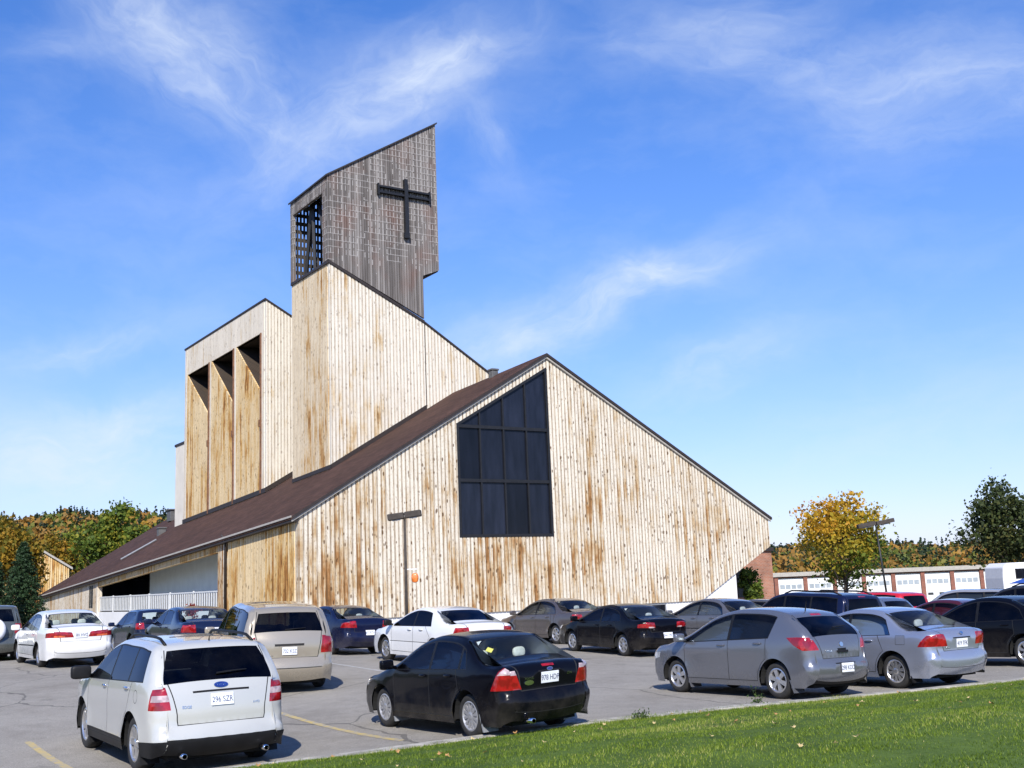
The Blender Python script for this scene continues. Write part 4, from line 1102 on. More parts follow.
def belfry_mat():
    m, nt, b = newmat('grey_belfry_boards'); co = objco(nt); x, y, z = sep(nt, co); u = math_n(nt, 'ADD', x, y)
    fx = math_n(nt, 'FRACT', math_n(nt, 'DIVIDE', u, .14)); bi = math_n(nt, 'FLOOR', math_n(nt, 'DIVIDE', u, .14))
    wn = N(nt, 'ShaderNodeTexWhiteNoise', noise_dimensions='1D'); nt.links.new(bi, wn.inputs['W'])
    g = noise_n(nt, comb(nt, math_n(nt, 'MULTIPLY', u, 12), math_n(nt, 'ADD', math_n(nt, 'MULTIPLY', z, .7), math_n(nt, 'MULTIPLY', wn.outputs[0], 20))), 1.0, 4)
    reds = noise_n(nt, comb(nt, math_n(nt, 'MULTIPLY', u, .8), math_n(nt, 'MULTIPLY', z, .5)), 1.0, 3)
    c = ramp_n(nt, math_n(nt, 'ADD', math_n(nt, 'MULTIPLY', g, .6), math_n(nt, 'MULTIPLY', wn.outputs[0], .4)), [(.3, (.115, .104, .098)), (.5, (.195, .178, .168)), (.75, (.285, .265, .25))])
    c = mix_n(nt, ramp_n(nt, reds, [(.5, 0.0), (.72, .45)]), c, (.20, .10, .075))
    gap = math_n(nt, 'LESS_THAN', fx, .13)
    c = mix_n(nt, math_n(nt, 'MULTIPLY', gap, .85), c, (.025, .022, .02))
    # short pale dashes painted for light showing through gaps in the slats
    def cells(pu, pz, seed):
        a_ = math_n(nt, 'ADD', math_n(nt, 'DIVIDE', u, pu), seed); c_ = math_n(nt, 'DIVIDE', z, pz)
        w_ = N(nt, 'ShaderNodeTexWhiteNoise', noise_dimensions='3D'); nt.links.new(comb(nt, math_n(nt, 'FLOOR', a_), math_n(nt, 'FLOOR', c_), seed), w_.inputs['Vector'])
        return math_n(nt, 'FRACT', a_), math_n(nt, 'FRACT', c_), w_.outputs[0]
    area = noise_n(nt, comb(nt, math_n(nt, 'MULTIPLY', u, .5), math_n(nt, 'MULTIPLY', z, .3), 4.0), 1.0, 3)
    hi = ramp_n(nt, math_n(nt, 'DIVIDE', math_n(nt, 'SUBTRACT', z, 15.5), 8.0), [(.28, 0.0), (.55, 1.0)])
    dens = math_n(nt, 'MULTIPLY', ramp_n(nt, area, [(.34, .30), (.60, .95)]), hi)
    fu, fz, w3 = cells(.21, .34, 0.0)
    vd = math_n(nt, 'MULTIPLY', math_n(nt, 'MULTIPLY', math_n(nt, 'LESS_THAN', fu, .13), math_n(nt, 'LESS_THAN', fz, .80)), math_n(nt, 'LESS_THAN', w3, dens))
    fu2, fz2, w4 = cells(.42, .34, 5.0)
    hd = math_n(nt, 'MULTIPLY', math_n(nt, 'MULTIPLY', math_n(nt, 'LESS_THAN', fz2, .10), .55), math_n(nt, 'LESS_THAN', w4, dens))
    da = math_n(nt, 'MAXIMUM', vd, hd)
    c = mix_n(nt, math_n(nt, 'MULTIPLY', da, .85), c, (.44, .425, .41))
    nt.links.new(c, b.inputs['Base Color']); b.inputs['Roughness'].default_value = .9; b.inputs['Specular IOR Level'].default_value = .12
    bump_n(nt, b, g, .3, .01)
    return m
MT['belfry'] = belfry_mat()
def church_glass():
    m, nt, b = newmat('dark_church_glass'); co = objco(nt); x, y, z = sep(nt, co)
    n = noise_n(nt, comb(nt, math_n(nt, 'MULTIPLY', x, 3.0), math_n(nt, 'MULTIPLY', z, .5)), 1.0, 5)
    c = ramp_n(nt, n, [(.35, (.006, .008, .014)), (.7, (.012, .015, .026))]); nt.links.new(c, b.inputs['Base Color'])
    pz = N(nt, 'ShaderNodeTexWhiteNoise', noise_dimensions='2D'); nt.links.new(comb(nt, math_n(nt, 'FLOOR', math_n(nt, 'DIVIDE', math_n(nt, 'SUBTRACT', x, 7.27), 1.22)), math_n(nt, 'FLOOR', math_n(nt, 'DIVIDE', math_n(nt, 'SUBTRACT', z, 4.16), 2.36))), pz.inputs['Vector'])
    c = mix_n(nt, 1.0, c, ramp_n(nt, pz.outputs[0], [(0, .6), (1, 1.6)]), 'MULTIPLY'); nt.links.new(c, b.inputs['Base Color'])  # random tone per pane stands in for uneven reflections
    b.inputs['Roughness'].default_value = .06; b.inputs['Specular IOR Level'].default_value = .20
    bump_n(nt, b, noise_n(nt, co, .8, 3), .12, .05)
    return m
MT['church_glass'] = church_glass()

CORNER = at(298, 560, Y=44.0); CH_RZ = R(33.5)
church = empty('church', (CORNER.x, CORNER.y, 0), CH_RZ, 'timber clad church with brown roof, big dark window and a cross on its tower', 'church')
BW = .19
def boards(mb, u0, u1, segs, axis, d, out, kinks=(), th=.28, bw=BW, relief=.03, off=None):
    """vertical boards along a wall; segs(u) gives the (bottom, top) pieces at u. axis 'x': wall runs along x at depth y=d, 'y': along y at x=d"""
    off = d if off is None else off
    us = {u0, u1}
    k = math.ceil((u0+off)/bw)
    while k*bw-off < u1: us.add(k*bw-off); k += 1
    for q in kinks:
        if u0 < q < u1: us.add(q)
    us |= {q+bw*.22 for q in us if q+bw*.22 < u1}
    us = sorted(us)
    for a, b_ in zip(us[:-1], us[1:]):
        if b_-a < .004: continue
        e = .0005
        pr = 0.0 if ((a+b_)/2+off)/bw % 1.0 < .22 else relief
        for (la, ta), (lb, tb) in zip(segs(a+e), segs(b_-e)):
            if ta-la < .01 and tb-lb < .01: continue
            o0 = d+out*(pr); o1 = d-out*th
            if axis == 'x': vs = [(a, o0, la), (b_, o0, lb), (b_, o0, tb), (a, o0, ta), (a, o1, la), (b_, o1, lb), (b_, o1, tb), (a, o1, ta)]
            else: vs = [(o0, a, la), (o0, b_, lb), (o0, b_, tb), (o0, a, ta), (o1, a, la), (o1, b_, lb), (o1, b_, tb), (o1, a, ta)]
            mb.add(vs, [(0, 1, 2, 3), (7, 6, 5, 4), (0, 4, 5, 1), (1, 5, 6, 2), (2, 6, 7, 3), (3, 7, 4, 0)])
AX, AZ, EZ, RXE, RZE = 12.18, 12.35, 5.06, 25.78, 4.88
zl = lambda x, y=0: EZ+(AZ-EZ)/AX*x-.0495*y
zr_ = lambda x, y=0: AZ-(AZ-RZE)/(RXE-AX)*(x-AX)-.0495*y
zroof = lambda x, y=0: min(zl(x, y), zr_(x, y))
fbot = lambda u: .9 if u < 20.85 else .9+(3.45-.9)*(u-20.85)/(RXE-20.85)
WX0, WX1, WZ0 = 7.3, 12.2, 4.08
wtop = lambda u: 8.95+(11.8-8.95)*(u-WX0)/(WX1-WX0)
def fseg(u):
    t = zroof(u)-.06
    if WX0 < u < WX1: return [(fbot(u), WZ0), (wtop(u), t)]
    return [(fbot(u), t)]
m = MB()
boards(m, 0, WX0, fseg, 'x', 0, -1); boards(m, WX0, WX1, fseg, 'x', 0, -1, kinks=(AX,)); boards(m, WX1, RXE, fseg, 'x', 0, -1, kinks=(20.85,))
m.build('front_wall', MT['wood'], church)
# big window
wf = MB()
def bar(mb, a, b_, wd, y0, y1):
    a = Vector(a); b_ = Vector(b_); d = (b_-a).normalized(); n_ = Vector((-d.y, d.x))*wd/2
    mb.prism([tuple(a+n_), tuple(a-n_), tuple(b_-n_), tuple(b_+n_)], y0, y1)
for a, b_ in (((WX0+.06, WZ0+.13), (WX0+.06, wtop(WX0+.06))), ((WX1-.06, WZ0+.13), (WX1-.06, wtop(WX1)-.1))): bar(wf, a, b_, .12, -.05, .16)
bar(wf, (WX0, WZ0+.06), (WX1, WZ0+.06), .12, -.055, .155); bar(wf, (WX0+.01, wtop(WX0)-.04), (WX1-.01, wtop(WX1)-.05), .12, -.052, .15)
for xx in (8.5, 9.73, 10.95): bar(wf, (xx, WZ0+.12), (xx, wtop(xx)-.1), .075, -.03, .12)
for zz in (8.88, 6.52): bar(wf, (WX0+.12, zz), (WX1-.12, zz), .14, -.035, .125)
win = wf.build('window', MT['black_steel'], church)
g = MB(); g.prism([(WX0+.02, WZ0+.02), (WX1-.02, WZ0+.02), (WX1-.02, wtop(WX1)-.02), (WX0+.02, wtop(WX0)-.02)], .05, .09); g.build('pane', MT['church_glass'], win)
# foundation
f = MB(); f.prism([(.05, -.6), (23.3, -.6), (23.3, fbot(23.3)+.0), (20.85, .9), (.05, .9)], .06, .5); f.box(.055, .4, .52, 9.2, -.6, .9); f.build('foundation', MT['white_wall'], church)
for bx_ in (12.6, 16.2):
    fr = MB(); 
    for q in ((bx_, bx_+2.4, .80, .86), (bx_, bx_+2.4, .22, .28), (bx_, bx_+.07, .28, .80), (bx_+2.33, bx_+2.4, .28, .80), (bx_+1.16, bx_+1.24, .28, .80)): fr.box(q[0], q[1], .035, .07, q[2], q[3])
    fo = fr.build('basement_window', MT['grey_metal'], church); p_ = MB(); p_.box(bx_+.07, bx_+2.33, .045, .058, .28, .8); p_.build('pane', MT['church_glass'], fo)
# side wall, porch
DEP = 50.0
eave = lambda y: zl(0, y)-.05
m = MB(); boards(m, .285, 8.02, lambda y: [(-.5, eave(y))], 'y', 0, -1, th=.25); m.build('side_wall', MT['wood_gold'], church)
m = MB(); boards(m, 8.2, 9.3, lambda y: [(-.5, eave(y)-.03)], 'y', -.02, -1, th=.27); m.build('porch_pier', MT['wood'], church)
m = MB(); boards(m, 9.3, 32.0, lambda y: [(eave(y)-.55, eave(y)-.02)], 'y', -.02, -1, th=.22); m.build('porch_beam', MT['wood_gold'], church)
m = MB(); boards(m, 32.2, DEP, lambda y: [(-.5, eave(y))], 'y', 0, -1, th=.25); m.build('rear_side_wall', MT['wood'], church)
m = MB(); m.box(-.06, .22, 31.9, 32.2, -.5, eave(32)-.02); m.build('porch_post', MT['wood_high'], church)
m = MB(); m.box(-.03, .3, 33.2, 34.2, 1.6, 3.0); m.build('side_opening', MT['black_steel'], church)
m = MB(); m.box(.02, .3, 9.32, 44, -.6, 1.36); m.build('terrace_wall', MT['white_wall'], church)
m = MB(); m.box(.31, 4.0, 9.0, 33, 1.1, 1.3); m.build('porch_floor', MT['concrete_dark'], church)
m = MB(); m.prism([(8.6, 1.3), (27.4, 1.3), (27.4, zl(1.9, 27.4)-.15), (8.6, zl(1.9, 8.6)-.15)], 1.9, 2.1, 'x'); m.box(2.11, 3.39, 27.2, 27.39, 1.3, 4.2); m.box(.31, 1.89, 8.62, 9.0, .9, 4.6); m.build('porch_wall', MT['porch_wall'], church); m = MB(); m.box(1.80, 1.88, 9.02, 27.3, 1.31, 2.2); m.build('porch_dado', MT['dado'], church)
m = MB(); m.prism([(27.4, 1.3), (33, 1.3), (33, zl(3.4, 33)-.15), (27.4, zl(3.4, 27.4)-.15)], 3.4, 3.6, 'x'); m.box(.31, 3.39, 33.0, 33.2, .9, 3.3); m.build('porch_glazing', MT['church_glass'], church)
m = MB(); m.tube([(-.12, 8.11, .1), (-.12, 8.11, 4.5), (-.3, 8.11, 4.72)], .05, 10); m.build('drainpipe', MT['flash'], church, smooth=True)
m = MB(); m.box(23.0, 23.29, .52, DEP, -.6, 4.0); m.box(.3, 23.2, DEP-.3, DEP, -.6, 2.3); m.build('rear_wall', MT['white_wall'], church)
m = MB(); m.prism([(.2, 2.3), (23.2, 2.3), (23.2, 3.0), (AX, zl(AX, DEP)-.12), (.2, zl(.2, DEP)-.12)], DEP-.31, DEP-.02); m.build('rear_gable', MT['wood'], church)
# roof: two slopes
ov = .30
def slope(name, x0, x1, fz, lift=.0, th=.24, y0=-.16, y1=DEP+.25):
    m = MB(); n = 12; vs = []
    pts = [(x0, y0), (x1, y0), (x1, y1), (x0, y1)]
    vs = [(x, y, fz(x, y)+lift) for x, y in pts]+[(x, y, fz(x, y)+lift-th) for x, y in pts]
    m.add(vs, [(0, 1, 2, 3), (7, 6, 5, 4), (0, 4, 5, 1), (1, 5, 6, 2), (2, 6, 7, 3), (3, 7, 4, 0)])
    return m.build(name, MT['roof'], church)
rl = slope('roof', -ov, AX, zl, .10, .13); rr_ = slope('roof', AX+.003, RXE+.12, zr_, .10, .13)
for nm, a, b_, fz, mt, lo, hi, y0_, y1_ in (('rake_board', -ov+.02, AX-.002, zl, 'fascia', -.13, -.035, -.13, -.045), ('rake_board', AX+.002, RXE+.1, zr_, 'fascia', -.13, -.035, -.13, -.045),
                              ('rake_flashing', -ov, AX, zl, 'flash', -.03, .10, -.185, -.162), ('rake_flashing', AX+.001, RXE+.13, zr_, 'flash', -.03, .10, -.185, -.162)):
    m = MB(); m.prism([(a, fz(a)+lo), (b_, fz(b_)+lo), (b_, fz(b_)+hi), (a, fz(a)+hi)], y0_, y1_); m.build(nm, MT[mt], church)
# eave: white drip edge above a dark gutter
for y0_, y1_ in ((-.1, 8.1), (8.12, DEP)):
    m = MB(); m.prism([(y0_, zl(-ov, y0_)+.04), (y1_, zl(-ov, y1_)+.04), (y1_, zl(-ov, y1_)+.115), (y0_, zl(-ov, y0_)+.115)], -ov-.035, -ov-.003, 'x'); m.build('eave_trim', MT['fascia'], church)
    m = MB(); m.prism([(y0_, zl(-ov, y0_)-.12), (y1_, zl(-ov, y1_)-.12), (y1_, zl(-ov, y1_)-.04), (y0_, zl(-ov, y0_)-.04)], -ov+.03, -.04, 'x'); m.build('eave_soffit', MT['flash'], church)
# tower shaft with its wing
TY0, TY1, TX0, TX1, WGX = 8.43, 13.2, 5.22, 10.53, 16.0
ttop = lambda x: 18.2+(15.6-18.2)*(x-TX0)/(TX1-TX0) if x < TX1 else 15.6-.622*(x-TX1)
m = MB(); boards(m, TX0, TX1, lambda u: [(zroof(u, TY0)-.6, ttop(u))], 'x', TY0, -1, th=.2)
ms = MB(); boards(ms, TY0+.205, TY1, lambda u: [(zl(TX0, u)-.7, 18.2)], 'y', TX0, -1, th=.2)
m.box(TX0+.22, TX1-.03, TY1-.2, TY1-.01, 8, 15.3); 
shaft = m.build('tower', MT['wood_high'], church); ms.build('tower_side', MT['wood_side'], shaft)
m = MB(); boards(m, TX1+.03, WGX, lambda u: [(min(zroof(u, TY0)-.6, ttop(u)-.05), ttop(u))], 'x', TY0+.03, -1, th=.2, kinks=(AX,)); m.prism([(TX1+.04, 9.5), (WGX, 9.5), (WGX, ttop(WGX)), (TX1+.04, ttop(TX1+.04))], TY1-.25, TY1-.05)
m.prism([(TX1+.03, ttop(TX1+.03)-.1), (WGX+.1, ttop(WGX+.1)-.1), (WGX+.1, ttop(WGX+.1)+.005), (TX1+.03, ttop(TX1+.03)+.005)], TY0+.24, TY1-.3); m.build('tower_wing', MT['wood_high'], shaft)
m = MB(); m.prism([(TX0-.06, ttop(TX0)-.02), (TX1, ttop(TX1)-.02), (TX1, ttop(TX1)+.12), (TX0-.06, ttop(TX0)+.12)], TY0-.10, TY0+.02); m.prism([(TX1+.002, ttop(TX1)), (WGX+.12, ttop(WGX+.12)), (WGX+.12, ttop(WGX+.12)+.09), (TX1+.002, ttop(TX1)+.09)], TY0-.08, TY1)
m.box(TX0-.10, TX0+.02, TY0+.03, TY1, 18.16, 18.30)
m.box(TX1-.01, TX1+.028, TY0-.035, TY0+.10, 10.0, 15.55)
m.build('tower_flashing', MT['flash'], shaft)
m = MB()
for (xa, ya, xb, yb) in ((TX0-.02, TY0-.05, TX1, TY0-.05),):
    m.prism([(xa, zl(xa, TY0)+.10), (xb, zl(xb, TY0)+.10), (xb, zl(xb, TY0)+.34), (xa, zl(xa, TY0)+.34)], TY0-.07, TY0-.034)
m.prism([(TY0-.07, zl(TX0, TY0)+.10), (TY1, zl(TX0, TY1)+.10), (TY1, zl(TX0, TY1)+.30), (TY0-.07, zl(TX0, TY0)+.30)], TX0-.07, TX0-.034, 'x')
m.build('base_flashing', MT['flash'], shaft)
# belfry above the shaft
BX0, BX1 = 5.14, 11.5
btop = lambda x: 22.75+(26.78-22.75)*(x-BX0)/(BX1-BX0)
bbot = lambda x: (18.32+(15.72-18.2)*(x-TX0)/(TX1-TX0)) if x < 10.53 else 18.15+(18.55-18.15)*(x-10.53)/(BX1-10.53)
m = MB()
boards(m, BX0, BX1, lambda u: [(bbot(u), btop(u))], 'x', TY0-.04, -1, th=.12, bw=.14, relief=.02, kinks=(10.53,))
OY0, OY1, OZ1 = 8.98, 12.86, 22.0
boards(m, TY0+.085, OY0, lambda u: [(18.32, 22.72)], 'y', BX0, -1, th=.16, bw=.14, relief=.015); boards(m, OY0, OY1, lambda u: [(OZ1, 22.72)], 'y', BX0, -1, th=.16, bw=.14, relief=.015); boards(m, OY1, TY1, lambda u: [(18.32, 22.72)], 'y', BX0, -1, th=.16, bw=.14, relief=.015)
boards(m, TY0+.085, TY1, lambda u: [(18.5, 26.7)], 'y', BX1-.01, 1, th=.14, bw=.14, relief=.015)
belf = m.build('belfry', MT['belfry'], church)
m = MB(); m.prism([(BX0-.10, btop(BX0)-.06), (BX1+.08, btop(BX1)-.0), (BX1+.08, btop(BX1)+.08), (BX0-.10, btop(BX0)+.03)], TY0-.14, TY1+.1); m.build('belfry_roof', MT['flash'], belf)
m = MB()   # open lattice at the back of the bell chamber
for i in range(32):
    x_ = BX0+.1+i*.198; m.box(x_, x_+.11, TY1-.10, TY1-.06, 18.0 if x_ < 10.4 else 18.4, btop(x_)-.05)
for i in range(20):
    z_ = 17.9+i*.46; xs_ = max(BX0+.08, BX0+(z_+.1-22.75)*(BX1-BX0)/4.03); m.box(xs_, BX1-.2, TY1-.05, TY1-.02, z_, z_+.20)
m.build('lattice', MT['wood_dark'], belf)
m = MB()
for (y0_, z0_, y1_, z1_) in ((9.2, 17.9, 10.9, 22.6), (12.6, 17.9, 11.6, 22.6), (11.2, 17.9, 11.5, 22.6)):
    m.tube([(5.7, y0_, z0_), (5.7, y1_, z1_)], .11, 4)
m.tube([(5.9, 8.9, 22.4), (5.9, 12.9, 22.4)], .12, 4)
m.build('bell_frame', MT['black_steel'], belf)
m = MB(); m.lathe([(0, .9), (.25, .88), (.36, .6), (.42, .25), (.58, 0), (.53, 0), (.36, .25), (0, .8)], 24, 'z', c=(6.9, 10.8, 19.4)); m.tube([(6.9, 10.8, 20.25), (6.9, 10.8, 22.9)], .05); m.build('bell', MT['wood_dark'], belf, smooth=True)
# cross on the belfry: a double arm with end caps and a post
m = MB()
yc0, yc1 = TY0-.25, TY0-.07
m.box(9.44, 9.63, yc0-.03, yc1, 20.05, 23.22)
m.box(7.98, 9.44, yc0, yc1, 22.58, 22.67); m.box(9.63, 10.92, yc0, yc1, 22.58, 22.67); m.box(7.98, 9.44, yc0, yc1, 22.26, 22.36); m.box(9.63, 10.92, yc0, yc1, 22.26, 22.36)
m.box(7.90, 7.98, yc0-.01, yc1, 22.16, 22.76); m.box(10.92, 11.0, yc0-.01, yc1, 22.16, 22.76); m.box(9.38, 9.69, yc0-.02, yc1-.05, 20.0, 20.05+.24)
m.build('cross', MT['black_steel'], church)
# louvred box behind the tower
LX0, LX1, LY0, LY1 = 5.45, 9.6, 17.65, 32.5
ltop = lambda x: 18.5-.55*(x-LX0)
BAYS = ((18.42, 22.5), (22.95, 27.05), (27.5, 32.0))
def lseg(y):
    t = 18.5; b0 = zl(LX0, y)-.6
    for a, b_ in BAYS:
        if a < y < b_: return [(b0, 13.3+(16.7-13.3)*(y-a)/(b_-a)), (16.7, t)]
    return [(b0, t)]
m = MB(); m2 = MB()
kk = sorted([q for b_ in BAYS for q in b_])
prev = LY0+.225
for q in kk+[LY1]:
    midy = (prev+q)/2
    bay = any(a < midy < b_ for a, b_ in BAYS)
    if bay:
        boards(m2, prev, q, lambda y: lseg(y)[:1], 'y', LX0, -1, th=.06); boards(m, prev, q, lambda y: lseg(y)[1:], 'y', LX0, -1, th=.22)
    else: boards(m, prev, q, lseg, 'y', LX0, -1, th=.22)
    prev = q
boards(m, LX0, LX1, lambda u: [(zl(u, LY0)-.6, ltop(u))], 'x', LY0, -1, th=.22)
m.box(LX0+.25, LX1, LY1-.22, LY1-.01, 7, 16.0); m.prism([(LX1-.2, 8.5), (LX1-.01, 8.5), (LX1-.01, ltop(LX1)), (LX1-.2, ltop(LX1)+.1)], LY0+.24, LY1-.23)
lbx = m.build('louvre_tower', MT['wood_high'], church); m2.build('louvre_panel', MT['wood_gold'], lbx)
m = MB(); m.prism([(LX0-.08, ltop(LX0)+.0), (LX1+.05, ltop(LX1)-.06), (LX1+.05, ltop(LX1)+.05), (LX0-.08, ltop(LX0)+.09)], LY0-.1, LY1+.08); m.build('louvre_tower_roof', MT['flash'], lbx)
MT['wood_fin'] = plain('stained_fin', (.17, .08, .04), .85, var=.4)
MT['recess'] = wood_mat('painted_shade_recess_boards', (.035, .031, .027), (.025, .021, .018), (.016, .014, .012), knot=.3)  # near-black colour puts the shade of the openings into the boards
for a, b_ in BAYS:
    m = MB(); tri = [(b_-.002, 16.7), (a+.002, 16.7), (a+.002, 13.3)]  # triangular opening shaped to carry the dark diagonal of the bay
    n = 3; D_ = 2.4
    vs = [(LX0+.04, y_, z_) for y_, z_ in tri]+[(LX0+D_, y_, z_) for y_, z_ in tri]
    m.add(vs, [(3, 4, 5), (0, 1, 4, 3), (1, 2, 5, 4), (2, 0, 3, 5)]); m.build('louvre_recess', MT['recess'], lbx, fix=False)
    m = MB(); m.prism([(LX0-.11, zl(LX0, a)+.15), (LX0-.032, zl(LX0, a)+.15), (LX0-.032, 16.7), (LX0-.09, 16.7)], a-.16, a-.02); m.box(LX0-.16, LX0-.11, a-.16, a+.02, 11.3, 11.7); m.build('louvre_fin', MT['wood_fin'], lbx)
m = MB(); m.prism([(LY0-.05, zl(LX0, LY0)+.10), (LY1+.05, zl(LX0, LY1)+.10), (LY1+.05, zl(LX0, LY1)+.36), (LY0-.05, zl(LX0, LY0)+.36)], LX0-.09, LX0-.034, 'x')
m.prism([(LX0-.09, zl(LX0, LY0)+.1), (LX1, zl(LX1, LY0)+.1), (LX1, zl(LX1, LY0)+.36), (LX0-.09, zl(LX0, LY0)+.36)], LY0-.09, LY0-.052); m.build('base_flashing', MT['flash'], lbx)
m = MB(); m.prism([(5.58, 6.5), (9, 6.5), (9, 11.3), (5.58, 12.2)], 32.53, 34.95); wb_ = m.build('rear_tower', MT['cream_wall'], church)
m = MB(); m.prism([(5.52, 12.22), (9.05, 11.29), (9.05, 11.43), (5.52, 12.36)], 32.535, 35.02); m.build('rear_tower_roof', MT['flash'], wb_)
for (x_, y_, s_) in ((12.0, 4.2, .18), (8.3, 44.0, .5), (9.6, 46.2, .42), (5.0, 36, .25)):
    m = MB(); z_ = zl(x_, y_); m.box(x_-s_, x_+s_, y_-s_, y_+s_, z_-.1, z_+.15+s_*1.1); m.box(x_-s_*1.2, x_+s_*1.2, y_-s_*1.2, y_+s_*1.2, z_+.16+s_*1.1, z_+.26+s_*1.1); m.build('roof_vent', MT['vent_grey'], church, bevel=.03)
m = MB(); m.tube([(1.6, 33.0, zl(1.6, 33)+.22), (3.4, 31.5, zl(3.4, 31.5)+.22)], .06); m.build('snow_guard', MT['grey_metal'], church)

def ch(x, y, z=0):
    c, s = math.cos(CH_RZ), math.sin(CH_RZ); return Vector((CORNER.x+c*x-s*y, CORNER.y+s*x+c*y, z))
def ch_loc(P):
    c, s = math.cos(-CH_RZ), math.sin(-CH_RZ); d = P-Vector((CORNER.x, CORNER.y, 0)); return Vector((c*d.x-s*d.y, s*d.x+c*d.y, P.z))
# railing on the terrace
MT['rail_white'] = plain('rail_paint', (.60, .61, .60), .6, var=.08)
rl_ = empty('railing', ch(.1, 9.4), CH_RZ, 'long pale metal railing with thin upright bars along the church porch', 'railing')
m = MB(); m.box(-.03, .03, 0, 30.8, 2.22, 2.28); m.box(-.02, .02, 0, 30.8, 1.43, 1.47); m.build('rail', MT['rail_white'], rl_)
m = MB()
for i in range(90): m.box(-.012, .012, .1+i*.34, .26+i*.34, 1.47, 2.22)
m.build('balusters', MT['rail_white'], rl_)
for i in range(9): 
    m = MB(); m.box(-.035, .035, i*3.84, .07+i*3.84, 1.36, 2.32); m.build('post', MT['rail_white'], rl_)

# brick annex past the gable
def brick_mat(name, c1, c2, mort, sc=1.0):
    m, nt, b = newmat(name); co = objco(nt); x, y, z = sep(nt, co)
    br = N(nt, 'ShaderNodeTexBrick', Scale=sc); br.inputs['Brick Width'].default_value = .23; br.inputs['Row Height'].default_value = .075; br.inputs['Mortar Size'].default_value = .010
    br.inputs['Color1'].default_value = (*c1, 1); br.inputs['Color2'].default_value = (*c2, 1); br.inputs['Mortar'].default_value = (*mort, 1)
    nt.links.new(comb(nt, math_n(nt, 'ADD', x, y), z), br.inputs['Vector'])
    n = ramp_n(nt, noise_n(nt, co, 1.1, 4), [(.35, .75), (.65, 1.2)])
    nt.links.new(mix_n(nt, 1.0, br.outputs[0], n, 'MULTIPLY'), b.inputs['Base Color']); b.inputs['Roughness'].default_value = .9
    return m
MT['brick_dark'] = brick_mat('dark_red_brick', (.22, .06, .035), (.28, .085, .05), (.2, .15, .12))
MT['brick'] = brick_mat('red_brick', (.30, .105, .055), (.38, .145, .075), (.30, .25, .2))
bp_ = ch_loc(at(773, 575, Y=64)); bz = gz(at(773, 575, Y=64).x, 64)
ba = empty('brick_building', ch(bp_.x-8, bp_.y, bz), CH_RZ, 'plain orange brick building just past the right end of the church gable', 'building')
m = MB(); m.box(0, 8, 0, 9, -.5, 3.3-bz); m.build('wall', MT['brick'], ba)
m = MB(); m.box(-.15, 8.1, -.12, 9.1, 3.31-bz, 3.5-bz); m.build('roof', MT['flash'], ba)
m = MB(); m.box(5.2, 6.3, -.03, .02, .9, 2.3); wo = m.build('window', MT['black_steel'], ba)
# timber gabled annex behind the trees at the left
A0 = at(66, 567, Y=104); A1 = at(24, 541, Y=104)
an = empty('timber_annex', (A1.x, 104, gz(A1.x, 104)), R(26), 'small gabled timber annex half hidden by autumn trees beyond the long brown roof', 'building')
hx_ = A0.x-A1.x; hz_ = A1.z; lz_ = A0.z
def aseg(u): return [(-.5, hz_-(hz_-lz_)/hx_*abs(u))]
m = MB(); boards(m, -hx_, hx_, aseg, 'x', 0, -1, kinks=(0,)); m.box(-hx_+.1, hx_-.1, .3, 9, -.5, lz_-.1); m.build('wall', MT['wood_gold'], an)
for s_ in (-1, 1):
    m = MB(); a_, b2 = (0, hz_), (s_*(hx_+.3), lz_-(hz_-lz_)/hx_*.3)
    m.prism([(s_*.002, a_[1]+.02), b2, (b2[0], b2[1]+.2), (s_*.002, a_[1]+.22)], -.2, 9.2); m.build('roof', MT['roof'], an)
    m = MB(); m.prism([(s_*.003, a_[1]-.0), (b2[0], b2[1]-.02), (b2[0], b2[1]+.19), (s_*.003, a_[1]+.21)], -.24, -.203); m.build('rake_board', MT['fascia'], an)

# ------------------------------------------------------------------ garages, camper
GY = 118.0; gA = at(777, 590, Y=GY); gz0 = gz(gA.x, GY)-.05; PIT = 3.0; NB = 10
ga = empty('garage_block', (gA.x, GY, gz0), R(-2.0), 'long low row of white garage doors between red brick piers beneath the wooded hill', 'garage')
TOPZ = 2.15-gz0
m = MB(); m.box(-.3, NB*PIT+.3, .45, 9, -.5, TOPZ-.5); m.build('wall', MT['white_wall'], ga)
m = MB(); m.box(-.35, NB*PIT+.35, -.2, 9.2, TOPZ-.42, TOPZ); m.build('fascia', MT['fascia'], ga)
m = MB(); m.box(-.3, NB*PIT+.3, -.02, .44, TOPZ-.56, TOPZ-.425); m.build('brick_lintel', MT['brick_dark'], ga)
MT['door_white'] = plain('garage_door_white', (.74, .75, .75), .6, var=.04, scale=2)
MT['pane_grey'] = plain('garage_pane', (.33, .37, .40), .2, var=.15, scale=2); MT['pane_dark'] = plain('garage_pane_dark', (.05, .055, .06), .15, var=.2, scale=2)
for i in range(NB+1):
    m = MB(); m.box(i*PIT-.2, i*PIT+.2, -.03, .45, -.5, TOPZ-.57); m.build('brick_pier', MT['brick_dark'], ga)
